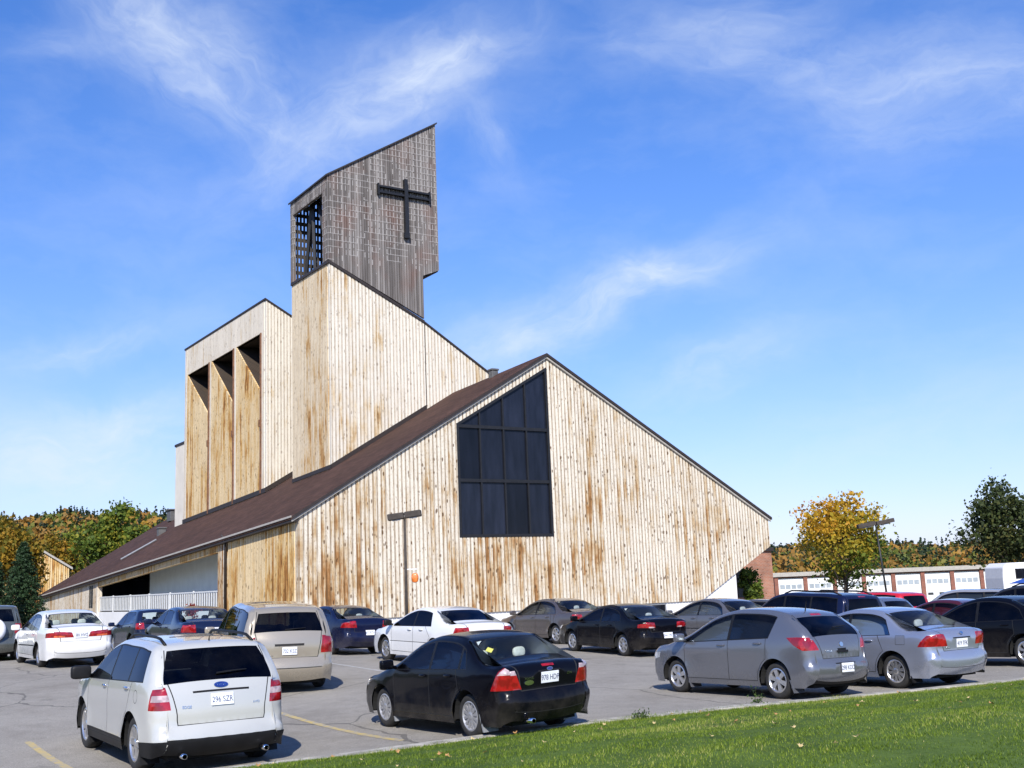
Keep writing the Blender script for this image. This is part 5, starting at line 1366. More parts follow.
for i in range(NB):
    x0 = i*PIT+.22; x1 = (i+1)*PIT-.22; ht = TOPZ-.58
    m = MB(); m.box(x0, x1, .18, .3, 0, ht)
    for k in range(1, 5): m.box(x0, x1, .165, .182, ht*k/5-.012, ht*k/5+.012)
    dr = m.build('garage_door', MT['door_white'], ga)
    m = MB()
    for k in range(4):
        xa = x0+.12+k*(x1-x0-.24)/4; m.box(xa+.05, xa+(x1-x0-.24)/4-.05, .158, .178, ht*.64, ht*.78)
    m.build('pane_row', MT['pane_grey'], dr)
    if i in (2, 3, 5, 6):
        m = MB(); m.box(x0+.2, x0+.75, .158, .178, ht*.26, ht*.34); m.box(x0+1.35, x0+1.9, .158, .178, ht*.26, ht*.34); m.build('lower_pane', MT['pane_dark'], dr)

RVY = 68.0; rA = at(986, 590, Y=RVY); rz = gz(rA.x, RVY); rT = at(1005, 563, Y=RVY).z-rz
rv = empty('camper', (rA.x+1.1, RVY, rz), R(4), 'white camper trailer with a broad blue stripe behind the cars at the far right', 'camper')
m = MB(); m.prism([(0, .55), (6.5, .55), (6.5, rT), (.35, rT), (.06, rT-.25), (0, rT-.9)], 0, 2.3); m.build('body', MT['white_plain'], rv, bevel=.06)
MT['blue_stripe'] = plain('blue_stripe', (.015, .06, .30), .35, var=.1)
m = MB(); m.prism([(.3, rT-1.22), (1.7, rT-.82), (6.4, rT-.72), (6.4, rT-1.22)], -.02, -.006); m.build('stripe', MT['blue_stripe'], rv)
m = MB(); m.box(.78, 1.42, -.025, -.006, rT-.95, rT-.35); wfr = m.build('window', MT['black_trim'], rv); m = MB(); m.box(.84, 1.36, -.032, -.026, rT-.89, rT-.41); m.build('pane', MT['church_glass'], wfr)
m = MB(); m.box(.55, .95, -.028, -.006, .75, 1.15); m.build('hatch', MT['grey_metal'], rv)
for wx in (2.9, 3.7):
    m = MB(); m.lathe([(0, -.12), (.2, -.12), (.32, -.10), (.34, 0), (.32, .1), (0, .1)], 24, 'y', c=(wx, .18, .34)); m.build('wheel', MT['rubber'], rv, smooth=True)
m = MB(); m.box(.3, 6.2, .3, 2.0, .3, .54); m.build('chassis', MT['under'], rv)

# ------------------------------------------------------------------ lamp posts
def lamp_post(name, label, X, Y, H, span, lean=0.0, sign=False, zrot=0.0):
    t = empty(name, (X, Y, gz(X, Y)), zrot, label, 'street lamp')
    t.rotation_euler = (0, lean, zrot)
    m = MB(); m.tube([(0, 0, -.05), (0, 0, H)], [.06, .045], 10); m.lathe([(0, 0), (.16, 0), (.16, .04), (.08, .10)], 14, 'z'); m.build('pole', MT['black_steel'] if not sign else MT['wood_dark'], t, smooth=True)
    m = MB(); m.box(-span*.2, span*.2, -.04, .04, H-.02, H+.06); m.build('arm', MT['grey_metal'], t)
    for s_ in (-1, 1):
        m = MB(); M_ = Matrix.Translation((s_*span*.28, 0, H+.05+s_*.035)) @ Matrix.Rotation(R(-6), 4, 'Y')
        m.box(-span*.27, span*.27, -.2, .2, -.11, .12, 0, M_); hd = m.build('lamp_head', MT['wood_dark'], t, bevel=.03)
        m = MB(); m.box(-span*.13, span*.13, -.14, .14, -.15, -.112, 0, M_); m.build('lens', MT['head'], hd, bevel=.02)
    if sign:
        m = MB(); m.box(.04, .42, -.015, .015, 2.62, 2.66); m.tube([(.32, 0, 2.62), (.32, 0, 2.5)], .012); br_ = m.build('bracket', MT['rail_white'], t)
        m = MB(); m.ellipsoid((.32, 0, 2.33), (.13, .06, .17)); m.build('beacon', MT['orange'], br_, smooth=True)
    return t
MT['orange'] = lens_mat('orange_plastic', (.80, .20, .03), .4)
p = at(405.5, 560, Y=40.5); q = at(402.3, 517, Y=40.5)
lamp_post('street_lamp', 'slim lamp post with twin head and orange beacon before the timber gable', p.x, 40.5, q.z-gz(p.x, 40.5), 1.1, sign=True)
p = at(886, 594, Y=64); q = at(877, 524, Y=64)
lamp_post('street_lamp', 'grey leaning lamp post with a flat double head in front of the yellow maple', p.x+.1, 64, q.z-gz(p.x, 64), 1.9, lean=R(-3.6))
# ------------------------------------------------------------------ vegetation
def leaf_mat(name, stops, trans=.35, rough=.6):
    m = bpy.data.materials.new(name); m.use_nodes = True; nt = m.node_tree; b = nt.nodes['Principled BSDF']; out = nt.nodes['Material Output']
    at_ = N(nt, 'ShaderNodeAttribute', attribute_name='tone')
    c = ramp_n(nt, at_.outputs['Fac'], stops)
    nt.links.new(c, b.inputs['Base Color']); b.inputs['Roughness'].default_value = rough; b.inputs['Specular IOR Level'].default_value = .25
    t = nt.nodes.new('ShaderNodeBsdfTranslucent'); nt.links.new(c, t.inputs[0])
    mx = nt.nodes.new('ShaderNodeMixShader'); mx.inputs[0].default_value = trans
    nt.links.new(b.outputs[0], mx.inputs[1]); nt.links.new(t.outputs[0], mx.inputs[2]); nt.links.new(mx.outputs[0], out.inputs[0])
    return m
def leaves_mesh(name, P, size, tone, mat, parent, stuff=False, flat=0.0, nrm=None):
    n = len(P); a = RNG.normal(size=(n, 3)); 
    if nrm is not None: a = a*.8+nrm
    a[:, 2] += flat
    a /= np.linalg.norm(a, axis=1)[:, None]
    r = RNG.normal(size=(n, 3)); u = np.cross(a, r); u /= np.linalg.norm(u, axis=1)[:, None]+1e-9; v = np.cross(a, u)
    s = (size*(.4+1.15*RNG.random(n)**1.4))[:, None] if not hasattr(size, '__len__') else (np.asarray(size)*(.6+.8*RNG.random(n)))[:, None]
    V = np.stack([P-u*s*.5, P+v*s*.36+a*s*.06, P+u*s*.5, P-v*s*.36+a*s*.06], 1).reshape(-1, 3)
    me = bpy.data.meshes.new(name)
    me.vertices.add(4*n); me.vertices.foreach_set('co', V.astype(np.float32).ravel())
    me.loops.add(4*n); me.loops.foreach_set('vertex_index', np.arange(4*n, dtype=np.int32))
    me.polygons.add(n); me.polygons.foreach_set('loop_start', np.arange(0, 4*n, 4, dtype=np.int32)); me.polygons.foreach_set('loop_total', np.full(n, 4, np.int32))
    at_ = me.attributes.new('tone', 'FLOAT', 'POINT'); at_.data.foreach_set('value', np.repeat(tone, 4).astype(np.float32))
    me.materials.append(mat); me.update(); me.validate()
    o = bpy.data.objects.new(name, me); COL.objects.link(o)
    if parent: o.parent = parent
    return o
MT['bark'] = plain('bark', (.075, .055, .042), .95, var=.35, scale=9)
def tree(name, label, cat, X, Y, crown_z0, top, rx, mat, nclump=110, per=90, leaf=.17, seed=1, ry=None, tone_fn=None, base=None, group=None, shape=1.0, jag=.5):
    rg = np.random.default_rng(seed)
    gzb = gz(X, Y) if base is None else base
    t = empty(name, (X, Y, gzb), 0, label, cat, group); ry = ry or rx
    h0 = crown_z0-gzb; h1 = top-gzb; cz = (h0+h1)/2; rzv = (h1-h0)/2
    m = MB(); lean = rg.normal(0, .12, 2)
    trunk_top = h0+(h1-h0)*.72
    m.tube([(lean[0]*k, lean[1]*k, z_) for k, z_ in zip(np.linspace(0, 1, 6), np.linspace(-.2, trunk_top, 6))], np.linspace(.15, .03, 6)*max(.8, (h1)/7), 9)
    lob = [(rg.uniform(-1, 1), rg.uniform(-1, 1), rg.uniform(-.6, 1)) for _ in range(7)]
    cl = []; 
    while len(cl) < nclump:
        d = rg.normal(size=3); d /= np.linalg.norm(d); rad = rg.uniform(.35, 1.0)**.6
        k = 1+jag*.28*math.sin(3.1*d[0]+lob[0][0]*5+2.3*d[2])+jag*.22*math.sin(5.3*d[1]-4.1*d[2]+lob[1][0]*7)
        q = d*rad*k
        sx = 1.0 if q[2] < 0 else (1-.28*shape*q[2])
        cl.append((q[0]*rx*sx*.88, q[1]*ry*sx*.88, cz+q[2]*rzv*.9))
    for i in range(0, min(len(cl), 44)):
        c = cl[i]; zb = max(h0*.75, min(trunk_top*.95, c[2]-math.hypot(c[0], c[1])*.75)); f_ = zb/trunk_top
        a = Vector((lean[0]*f_, lean[1]*f_, zb)); b_ = Vector(c); mid = a.lerp(b_, .5)+Vector((0, 0, -.08*(b_-a).length))
        m.tube([a, mid, b_], [.06*max(.7, h1/8), .035*max(.7, h1/8), .008], 5, caps=False)
    m.build('trunk', MT['bark'], t, smooth=True)
    C_ = np.array(cl); P = np.repeat(C_, per, 0)+rg.normal(size=(nclump*per, 3))*np.array([.30, .30, .24])*max(rx, .8)/2.6*1.15
    z01 = np.clip((P[:, 2]-h0)/(h1-h0), 0, 1)
    ct = np.repeat(rg.random(nclump), per)
    tone = tone_fn(P, z01, ct, rg) if tone_fn else np.clip(.5*ct+.5*rg.random(len(P)), 0, 1)
    leaves_mesh('crown', P, leaf, tone, mat, t)
    return t
MT['leaf_maple'] = leaf_mat('maple_leaves', [(.0, (.035, .075, .012)), (.30, (.10, .15, .018)), (.5, (.34, .27, .025)), (.75, (.52, .31, .025)), (1.0, (.46, .20, .02))])
MT['leaf_dark'] = leaf_mat('dark_leaves', [(.0, (.022, .034, .012)), (.6, (.052, .072, .020)), (1.0, (.12, .11, .03))], .25)
MT['leaf_green'] = leaf_mat('green_yellow_leaves', [(.0, (.045, .09, .015)), (.5, (.12, .17, .025)), (.75, (.26, .26, .03)), (1.0, (.40, .32, .04))])
MT['leaf_orange'] = leaf_mat('orange_leaves', [(.0, (.07, .09, .015)), (.35, (.20, .16, .02)), (.7, (.38, .21, .022)), (1.0, (.50, .31, .035))])
MT['leaf_red'] = leaf_mat('red_leaves', [(0, (.14, .02, .015)), (1, (.32, .05, .03))])
def maple_tone(P, z, ct, rg):
    side = np.clip((P[:, 0]-.2)/2.0, -1, 1)
    return np.clip(.20+.62*z+.30*(ct-.5)+.22*(rg.random(len(P))-.5)-.10*side+.16*np.clip(np.hypot(P[:, 0], P[:, 1])/3-.6, 0, 1), 0, 1)
def px_tree(name, label, cat, px, Y, y_top, y_bot, halfw_px, mat, **kw):
    c = at(px, (y_top+y_bot)/2, Y=Y); t_ = at(px, y_top, Y=Y); b_ = at(px, y_bot, Y=Y)
    h_ = t_.z-b_.z      # leaves spread past the clump centres: keep the whole crown inside the surveyed size
    return tree(name, label, cat, c.x, Y, b_.z+.05*h_, t_.z-.10*h_, halfw_px/F_PX*Y*.86, mat, **kw)
px_tree('maple_tree', 'yellow and orange maple with a green lower crown standing before the garage doors', 'tree', 840, 74, 479, 593, 55, MT['leaf_maple'], nclump=120, per=75, leaf=.24, seed=3, tone_fn=maple_tone, jag=.7)
px_tree('leafy_tree', 'dark green tree above the white camper at the right edge', 'tree', 1003, 82, 478, 572, 52, MT['leaf_dark'], nclump=130, per=75, leaf=.26, seed=5, jag=.8)
px_tree('leafy_tree', 'pale green tree turning yellow beyond the far end of the long brown roof', 'tree', 112, 112, 500, 575, 40, MT['leaf_green'], nclump=130, per=60, leaf=.36, seed=8, jag=.9)
px_tree('autumn_tree', 'orange and brown autumn tree at the left edge behind the spruce', 'tree', 12, 84, 514, 600, 40, MT['leaf_orange'], nclump=120, per=70, leaf=.28, seed=11, jag=.9)
px_tree('autumn_tree', 'smaller russet tree beside the timber annex', 'tree', 64, 126, 524, 590, 30, MT['leaf_orange'], nclump=80, per=60, leaf=.36, seed=13, jag=.9)
px_tree('autumn_tree', 'golden tree at the roof end between the green tree and the hill', 'tree', 150, 140, 518, 575, 26, MT['leaf_orange'], nclump=70, per=60, leaf=.38, seed=15, jag=.8)
px_tree('shrub', 'dark green shrub against the brick building', 'shrub', 750, 60, 563, 604, 15, MT['leaf_green'], nclump=60, per=60, leaf=.16, seed=21, tone_fn=lambda P, z, ct, rg: np.clip(.1+.35*ct+.25*rg.random(len(P)), 0, 1))
px_tree('shrub', 'small red leaved shrub below the porch railing', 'shrub', 191, 47, 603, 622, 5, MT['leaf_red'], nclump=16, per=40, leaf=.09, seed=22)

MT['needle'] = leaf_mat('spruce_needles', [(0, (.014, .034, .014)), (.6, (.030, .062, .024)), (1, (.06, .09, .035))], .1)
def spruce(label, px, Y, y_top, halfw_px, seed):
    rg = np.random.default_rng(seed); b_ = at(px, 600, Y=Y); tp = at(px, y_top, Y=Y).z; g0 = gz(b_.x, Y); H_ = tp-g0; Rm = halfw_px/F_PX*Y
    t = empty('spruce_tree', (b_.x, Y, g0), 0, label, 'tree')
    m = MB(); m.tube([(0, 0, -.2), (0, 0, H_*.97)], [.14, .015], 8)
    Ps = []
    for k in range(150):
        f_ = (k/150)**.9; z_ = .25+f_*(H_-.3); L = Rm*(1-f_)**.85*rg.uniform(.75, 1.12)+.08; a = k*2.39996+rg.normal(0, .2)
        e_ = Vector((math.cos(a)*L, math.sin(a)*L, z_-.22*L)); m.tube([(0, 0, z_), (e_.x*.5, e_.y*.5, z_-.04*L), e_], [.022, .014, .004], 4, caps=False)
        n = int(60+110*L); s_ = rg.random(n)**.7
        w_ = (1-s_*.75)*L*.22+.03
        pp = np.stack([math.cos(a)*L*s_, math.sin(a)*L*s_, z_-.22*L*s_**1.6], 1)+rg.normal(size=(n, 3))*np.stack([w_, w_, w_*.5], 1)
        Ps.append(pp)
    m.build('trunk', MT['bark'], t, smooth=True); P = np.concatenate(Ps)
    leaves_mesh('crown', P, .11, np.clip(.45*rg.random(len(P))+.4*rg.random(len(P)), 0, 1), MT['needle'], t)
spruce('dark spruce beside the timber annex at the left', 22, 66, 541, 31, 31)
spruce('lower dark spruce cut by the left edge of the picture', -6, 62, 552, 18, 33)

# wooded hill: far off, one mass
MT['forest'] = leaf_mat('forest_leaves', [(0.0, (.014, .028, .014)), (.24, (.030, .050, .022)), (.26, (.07, .10, .022)), (.45, (.15, .16, .025)), (.5, (.20, .13, .03)), (.75, (.29, .145, .03)), (1.0, (.36, .22, .035))], .2)
def forest():
    Ps = []; T = []; S = []; rg = np.random.default_rng(44)
    cnt = 0
    for a0, a1, n in ((-29, -8, 2450), (6, 30, 2500)):
        for _ in range(n):
            a = R(rg.uniform(a0, a1)); d = 215+365*rg.random()**.75; X, Y = d*math.sin(a), d*math.cos(a); z0 = land(X, Y)
            con = rg.random() < (.52 if a < 0 else .50)+.30*(d > 500)
            if con:
                h = rg.uniform(6, 11); k = 42; f_ = rg.random(k)**1.25; r = (1-f_)*h*.19*rg.random(k)**.4; th = rg.uniform(0, 6.28, k)
                P = np.stack([X+r*np.cos(th), Y+r*np.sin(th), z0+.5+f_*(h-.5)], 1); tone = rg.uniform(0, .24, k); s = (.0048*d*(1-f_*.55))*np.ones(k)
            else:
                h = rg.uniform(5, 9.5); k = 60; q = rg.normal(size=(k, 3)); q /= np.linalg.norm(q, axis=1)[:, None]; q *= rg.uniform(.5, 1, (k, 1))
                P = np.array([X, Y, z0+h*.6])+q*np.array([h*.34, h*.34, h*.44]); base = rg.choice([.32, .42, .62, .75, .9], p=[.12, .2, .28, .25, .15]); tone = np.clip(base+rg.normal(0, .06, k), .27, 1); s = .0044*d*np.ones(k)
            Ps.append(P); T.append(tone); S.append(s)
    P = np.concatenate(Ps); o = leaves_mesh('forest', P, np.concatenate(S), np.concatenate(T), MT['forest'], None, nrm=np.array([0, -.5, .6]))
    o['kind'] = 'stuff'; o['label'] = 'far hillside forest of dark conifers and orange autumn trees'
forest()

# ------------------------------------------------------------------ lawn grass and fallen leaves
MT['grass'] = leaf_mat('grass_blades', [(0, (.060, .105, .010)), (.45, (.150, .225, .022)), (.82, (.27, .335, .045)), (1, (.50, .45, .16))], .35, .5)
def grass():
    rg = np.random.default_rng(5)
    out = []
    def patch(n, u0, u1, d0, d1, hs):
        u = rg.uniform(u0, u1, n); d = rg.uniform(d0, d1, n)
        X = EDGE0.x+ed.x*u-en.x*d; Y = EDGE0.y+ed.y*u-en.y*d
        # what the photo can see, with a margin
        rngd = np.hypot(X, Y); a = np.degrees(np.arctan2(X, Y)); k = (a > -32) & (a < 46) & (rngd > 7.5) & (Y > 6)
        return X[k], Y[k], d[k], hs*np.ones(k.sum())
    for args in ((430000, -6, 30, .02, 9.0, .031), (34000, -4, 29, .0, .18, .045)):
        out.append(patch(*args))
    # tufts that spill over the kerb
    for _ in range(60):
        cu = rg.uniform(-3, 20); out.append(patch(int(rg.uniform(60, 260)), cu-rg.uniform(.1, .5), cu+rg.uniform(.1, .5), -rg.uniform(.04, .24), .05, rg.uniform(.03, .06)))
    X = np.concatenate([o[0] for o in out]); Y = np.concatenate([o[1] for o in out]); D = np.concatenate([o[2] for o in out]); Hs = np.concatenate([o[3] for o in out])
    n = len(X)
    t = np.maximum(0, D-.10); s = np.clip(t/6.5, 0, 1); s = s*s*(3-2*s)
    gzv = np.array([gz(x, y) for x, y in zip(X, Y)])
    Z = gzv*np.exp(-t)+.03+.32*s+.02*np.sin(X*1.7+Y*.9)*np.minimum(1, t)+.012*np.sin(X*4.1-Y*3.3)*np.minimum(1, t)-.012
    pat = .5+.25*np.sin(X*1.3+np.sin(Y*1.1)*1.5)+.25*np.sin(Y*1.9-X*.7)
    h = Hs*(.55+.9*rg.random(n))*(.8+.4*pat); az = rg.uniform(0, 6.283, n); w = .0055*(.7+.6*rg.random(n)); ln = rg.normal(0, .55, n)*h
    dxv, dyv = np.cos(az), np.sin(az); la = rg.uniform(0, 6.283, n)
    b = np.stack([X, Y, Z], 1); wv = np.stack([dxv*w, dyv*w, 0*w], 1)
    tip = b+np.stack([np.cos(la)*ln, np.sin(la)*ln, h], 1)
    V = np.stack([b-wv, b+wv, tip], 1).reshape(-1, 3)
    me = bpy.data.meshes.new('grass'); me.vertices.add(3*n); me.vertices.foreach_set('co', V.astype(np.float32).ravel())
    me.loops.add(3*n); me.loops.foreach_set('vertex_index', np.arange(3*n, dtype=np.int32)); me.polygons.add(n)
    me.polygons.foreach_set('loop_start', np.arange(0, 3*n, 3, dtype=np.int32)); me.polygons.foreach_set('loop_total', np.full(n, 3, np.int32))
    big = .5+.5*np.sin(X*.63+1.3*np.sin(Y*.41))*np.sin(Y*.57-.8*np.sin(X*.3)); tone = np.clip(.08+.28*pat+.30*big+.75*(rg.random(n)-.4)+.5*(rg.random(n) > .965), 0, 1); a_ = me.attributes.new('tone', 'FLOAT', 'POINT'); a_.data.foreach_set('value', np.repeat(tone, 3).astype(np.float32))
    me.materials.append(MT['grass']); me.update(); o = bpy.data.objects.new('grass', me); COL.objects.link(o); o['kind'] = 'stuff'; o['label'] = 'short mown lawn grass in the foreground'
grass()
MT['dry_leaf'] = plain('fallen_leaf', (.36, .20, .07), .8, var=.3, scale=30); MT['dry_leaf_pale'] = plain('fallen_leaf_pale', (.48, .37, .17), .8, var=.25, scale=30)
def leaf_mesh(mat, seed):
    rg = random.Random(seed); m = MB(); pts = []
    for k in range(15):
        a = 2*math.pi*k/15; r = (.055 if k % 3 == 0 else .032)*rg.uniform(.85, 1.15); pts.append((r*math.cos(a), r*math.sin(a), .006+.012*math.sin(2*a+seed)+(.012 if k % 3 == 0 else 0)))
    vs = [(0, 0, .004)]+pts; m.add(vs, [(0, 1+k, 1+(k+1) % 15) for k in range(15)]); return m
lp = [leaf_mesh(MT['dry_leaf'], 1).build('fallen_leaf', MT['dry_leaf'], fix=False), leaf_mesh(MT['dry_leaf_pale'], 4).build('fallen_leaf', MT['dry_leaf_pale'], fix=False)]
rgl = random.Random(12); nleaf = 0
while nleaf < 60:
    u = rgl.uniform(-1, 15); d = rgl.uniform(.1, 6.5)
    if rgl.random() > math.exp(-d/3.5): continue
    q = EDGE0+ed*u-en*d
    a = math.degrees(math.atan2(q.x, q.y))
    if not -14 < a < 26: continue
    src = lp[nleaf % 2]; o = src if nleaf < 2 else src.copy()
    if nleaf >= 2: COL.objects.link(o)
    o.location = (q.x, q.y, lawn_h(q.x, q.y)+.035); o.rotation_euler = (rgl.uniform(-.5, .5), rgl.uniform(-.5, .5), rgl.uniform(0, 6.28)); s_ = rgl.uniform(.4, .85); o.scale = (s_, s_, s_)
    tag(o, 'dry curled leaf fallen on the foreground lawn', 'leaf', 'fallen leaves on the lawn'); nleaf += 1
# weeds at the kerb
MT['weed'] = leaf_mat('weed_leaves', [(0, (.03, .06, .015)), (1, (.10, .15, .04))])
for i, (px_, py_, lab) in enumerate(((640, 712, 'small weed tuft on the kerb in front of the grey hatchback'), (757, 697, 'taller weed at the kerb by the rear wheel of the grey hatchback'))):
    c = at(px_, py_, z=.05); rg = np.random.default_rng(60+i); n = 120
    t = empty('weed', (c.x, c.y, gz(c.x, c.y)+.05), 0, lab, 'weed', 'weeds along the kerb')
    P = np.stack([rg.normal(0, .07, n), rg.normal(0, .04, n), np.abs(rg.normal(0, .09 if i == 1 else .06, n))+.01], 1); leaves_mesh('foliage', P, .035, rg.random(n), MT['weed'], t)
    m = MB()
    for k in range(6): m.tube([(0, 0, -.02), tuple(P[k]*1.1)], .003, 4)
    m.build('stem', MT['weed'], t)
# ------------------------------------------------------------------ the parked cars
PM = {}
def pm(k, *a, **kw):
    if k not in PM: PM[k] = paint_mat('car_paint_'+k, *a, **kw)
    return PM[k]
pm('pearl_white', (.50, .50, .47), .15, .32); pm('champagne', (.38, .335, .26), .4, .34); pm('black', (.003, .003, .005), 0, .3, .28, .2, .12)
pm('steel_grey', (.185, .192, .215), .6, .33); pm('silver_blue', (.38, .41, .49), .65, .33); pm('white', (.70, .70, .69), 0, .35)
pm('navy', (.006, .009, .034), .1, .3, .5, .25, .25); pm('taupe', (.115, .098, .095), .5, .34); pm('pewter', (.15, .145, .15), .5, .34); pm('red', (.50, .012, .022), 0, .3)
pm('charcoal_grey', (.09, .09, .092), .4, .34); pm('maroon', (.075, .010, .012), .2, .3); pm('dark_blue', (.010, .016, .045), .2, .3, .6, .25, .3); pm('grey_green', (.10, .11, .10), .4, .35); pm('silver', (.42, .42, .43), .55, .33); pm('charcoal', (.03, .03, .033), .3, .33); pm('slate_blue', (.12, .15, .22), .4, .33)

def place(key, name, label, paint, X, Y, head=123.5, cat='car', **kw):
    hx, hy = math.cos(R(head)), math.sin(R(head)); e = 1.3
    dzx = (gz(X+hx*e, Y+hy*e)-gz(X-hx*e, Y-hy*e))/(2*e); dzy = (gz(X-hy*e, Y+hx*e)-gz(X+hy*e, Y-hx*e))/(2*e)
    z = sum(gz(X+sx*hx*e-sy*hy*.75, Y+sx*hy*e+sy*hx*.75) for sx in (1, -1) for sy in (1, -1))/4
    root, cs = make_car(key, name, label, cat, PM[paint], (X, Y, z), R(head), tilt=(math.atan(dzx), math.atan(dzy)), group='cars parked in front of the church', **kw)
    return root, cs
def lettering(root, cs, txt, z, v, size, mat, name='lettering', lift=.004):
    return text_mesh(txt, size, name, mat, root, rear_frame(cs, z, v, lift), .001)
def oval_badge(root, cs, z, v, a, b_, mat, rim=True, name='badge', lift=.006):
    M = rear_frame(cs, z, v, lift); m = MB(); n = 28
    if rim:
        vs = [tuple(M @ Vector((a*1.12*math.cos(t), b_*1.16*math.sin(t), 0))) for t in np.linspace(0, 2*math.pi, n+1)[:-1]]; m.add(vs, [tuple(range(n))], 1)
    vs = [tuple(M @ Vector((a*math.cos(t), b_*math.sin(t), .003))) for t in np.linspace(0, 2*math.pi, n+1)[:-1]]+[tuple(M @ Vector((a*1.05*math.cos(t), b_*1.08*math.sin(t), -.008))) for t in np.linspace(0, 2*math.pi, n+1)[:-1]]
    m.add(vs, [tuple(range(n))]+[(i, (i+1) % n, n+(i+1) % n, n+i) for i in range(n)], 0)
    return m.build(name, [mat, MT['chrome']], root), M
def flap(root, X, sgn, W, z0, z1, mat):
    m = MB(); m.prism([(X, z0), (X-.03, z0-.0), (X+.05, z1), (X+.08, z1)], sgn*(W-.27), sgn*(W-.02)); m.build('mud_flap', mat, root)
def exhaust(root, cs, y, z=.27):
    m = MB(); x = cs.xr+.12; m.lathe([(.03, -.25), (.036, -.25), (.036, .0), (.028, .0), (.028, -.2)], 16, 'x', c=(x, y, z)); m.build('exhaust_pipe', MT['chrome'], root, smooth=True)
def wiper(root, cs, z, v0, v1):
    a = rear_frame(cs, z, v0, .02).translation; b_ = rear_frame(cs, z+.03, v1, .02).translation
    m = MB(); m.tube([a, a.lerp(b_, .5)+Vector((-.012, 0, .005)), b_], [.014, .011, .007], 6); m.build('wiper', MT['black_trim'], root)
def roof_rails(root, cs, x0, x1, mat):
    for sg in (1, -1):
        m = MB(); pts = []
        for k, t in enumerate(np.linspace(0, 1, 9)):
            x = x0+(x1-x0)*t; P, *_ = cs.strip_pt('x', x, .90); lift = .055 if 0 < k < 8 else .0
            pts.append((P.x, sg*P.y, P.z+lift))
        m.tube(pts, .021, 8); m.build('roof_rail', mat, root, smooth=True)
def antenna(root, cs, x, L=.35):
    P, *_ = cs.strip_pt('x', x, 0); m = MB(); m.tube([P, P+Vector((-.25*L, 0, L))], [.012, .004], 6); m.build('antenna', MT['black_trim'], root)
def tailgate_handle(root, cs, z, w_=.1):
    M = rear_frame(cs, z, 0, .004); m = MB(); m.box(-w_, w_, -.02, .02, -.01, .02, 0, M); m.build('tailgate_handle', MT['black_trim'], root, bevel=.006)

# the near row
r, cs = place('edge', 'parked_suv', 'pearl white SUV with black lower trim and plate 296 SZR, nearest the camera', 'pearl_white', -5.32, 17.39, 123.5, cat='SUV', plate='296 SZR', glass='glass_mid', rear_glass='glass_dark', wheel=('alloy', 6), extras=('black_mirrors', 'chrome_handles'))
bo, M = oval_badge(r, cs, 1.095, 0, .088, .036, MT['badge_blue']); text_mesh('Ford', .062, 'badge_lettering', MT['chrome'], bo, M @ Matrix.Translation((0, .002, .0045)), .0006)
lettering(r, cs, 'EDGE', .86, .66, .05, MT['chrome']); lettering(r, cs, 'AWD', .86, -.66, .04, MT['chrome'])
roof_rails(r, cs, .15, -1.75, MT['black_trim']); wiper(r, cs, 1.23, .05, -.5); exhaust(r, cs, .55); exhaust(r, cs, -.55)
for ax in (1.41, -1.41):
    for sg in (1, -1): flap(r, ax-.44, sg, .965, .14, .42, MT['black_trim'])
antenna(r, cs, -1.72, .07)
r, cs = place('focus', 'parked_sedan', 'black compact sedan at the lawn edge with a yellow window sticker, plate 978 HDP', 'black', -.88, 18.26, 124.5, plate='978 HDP', glass='glass_clear', wheel=('hubcap', 12), seatmat='seat_tan')
oval_badge(r, cs, .775, .55, .075, .034, MT['chrome'], False); lettering(r, cs, 'FOCUS', .835, .54, .045, MT['chrome']); lettering(r, cs, 'ZX4', .85, -.55, .05, MT['chrome']); oval_badge(r, cs, .925, 0, .045, .02, MT['badge_blue'])
for ax in (1.3075, -1.3075):
    for sg in (1, -1): flap(r, ax-.39, sg, .85, .12, .36, MT['grey_metal'])
exhaust(r, cs, .42)
P, t_, w_, nrm = cs.strip_pt('x', -1.40, .68); M = frame_matrix(P+nrm*.006*(1 if nrm.z > 0 else -1), -w_, -t_, nrm if nrm.z > 0 else -nrm); m = MB(); m.box(-.05, .05, -.05, .05, -.001, .001, 0, M @ Matrix.Rotation(R(45), 4, 'Z')); m.build('window_sticker', MT['sticker_yellow'], r)
r, cs = place('versa', 'parked_hatchback', 'steel grey hatchback with big wedge tail lights by the kerb, plate 298 KDD', 'steel_grey', 4.37, 21.79, 123.8, plate='298 KDD', glass='glass_clear', rear_glass='glass_mid', wheel=('alloy', 6))
tailgate_handle(r, cs, .79, .13); wiper(r, cs, 1.15, .02, -.55); oval_badge(r, cs, .90, 0, .045, .04, MT['chrome'], False); lettering(r, cs, 'VERSA', .80, .52, .05, MT['chrome']); antenna(r, cs, -1.35, .16)
for ax in (1.3, -1.3): flap(r, ax-.40, 1, .8475, .12, .34, PM['steel_grey']); 
r, cs = place('civic', 'parked_sedan', 'silver blue sedan right of the steel grey hatchback, red wedge tail lights', 'silver_blue', 6.9, 22.99, 121.5, plate='419 TFK', glass='glass_clear', wheel=('alloy', 10))
oval_badge(r, cs, .955, 0, .035, .028, MT['chrome'], False); lettering(r, cs, 'CIVIC', .72, .60, .05, MT['chrome'])
for ax in (1.31, -1.31): flap(r, ax-.40, 1, .8575, .12, .34, MT['black_trim'])
r, cs = place('altima', 'parked_sedan', 'black sedan cut by the right edge of the picture with a rear wheel showing', 'black', 10.75, 26.3, 122.0, plate=None, glass='glass_mid', wheel=('alloy', 7))
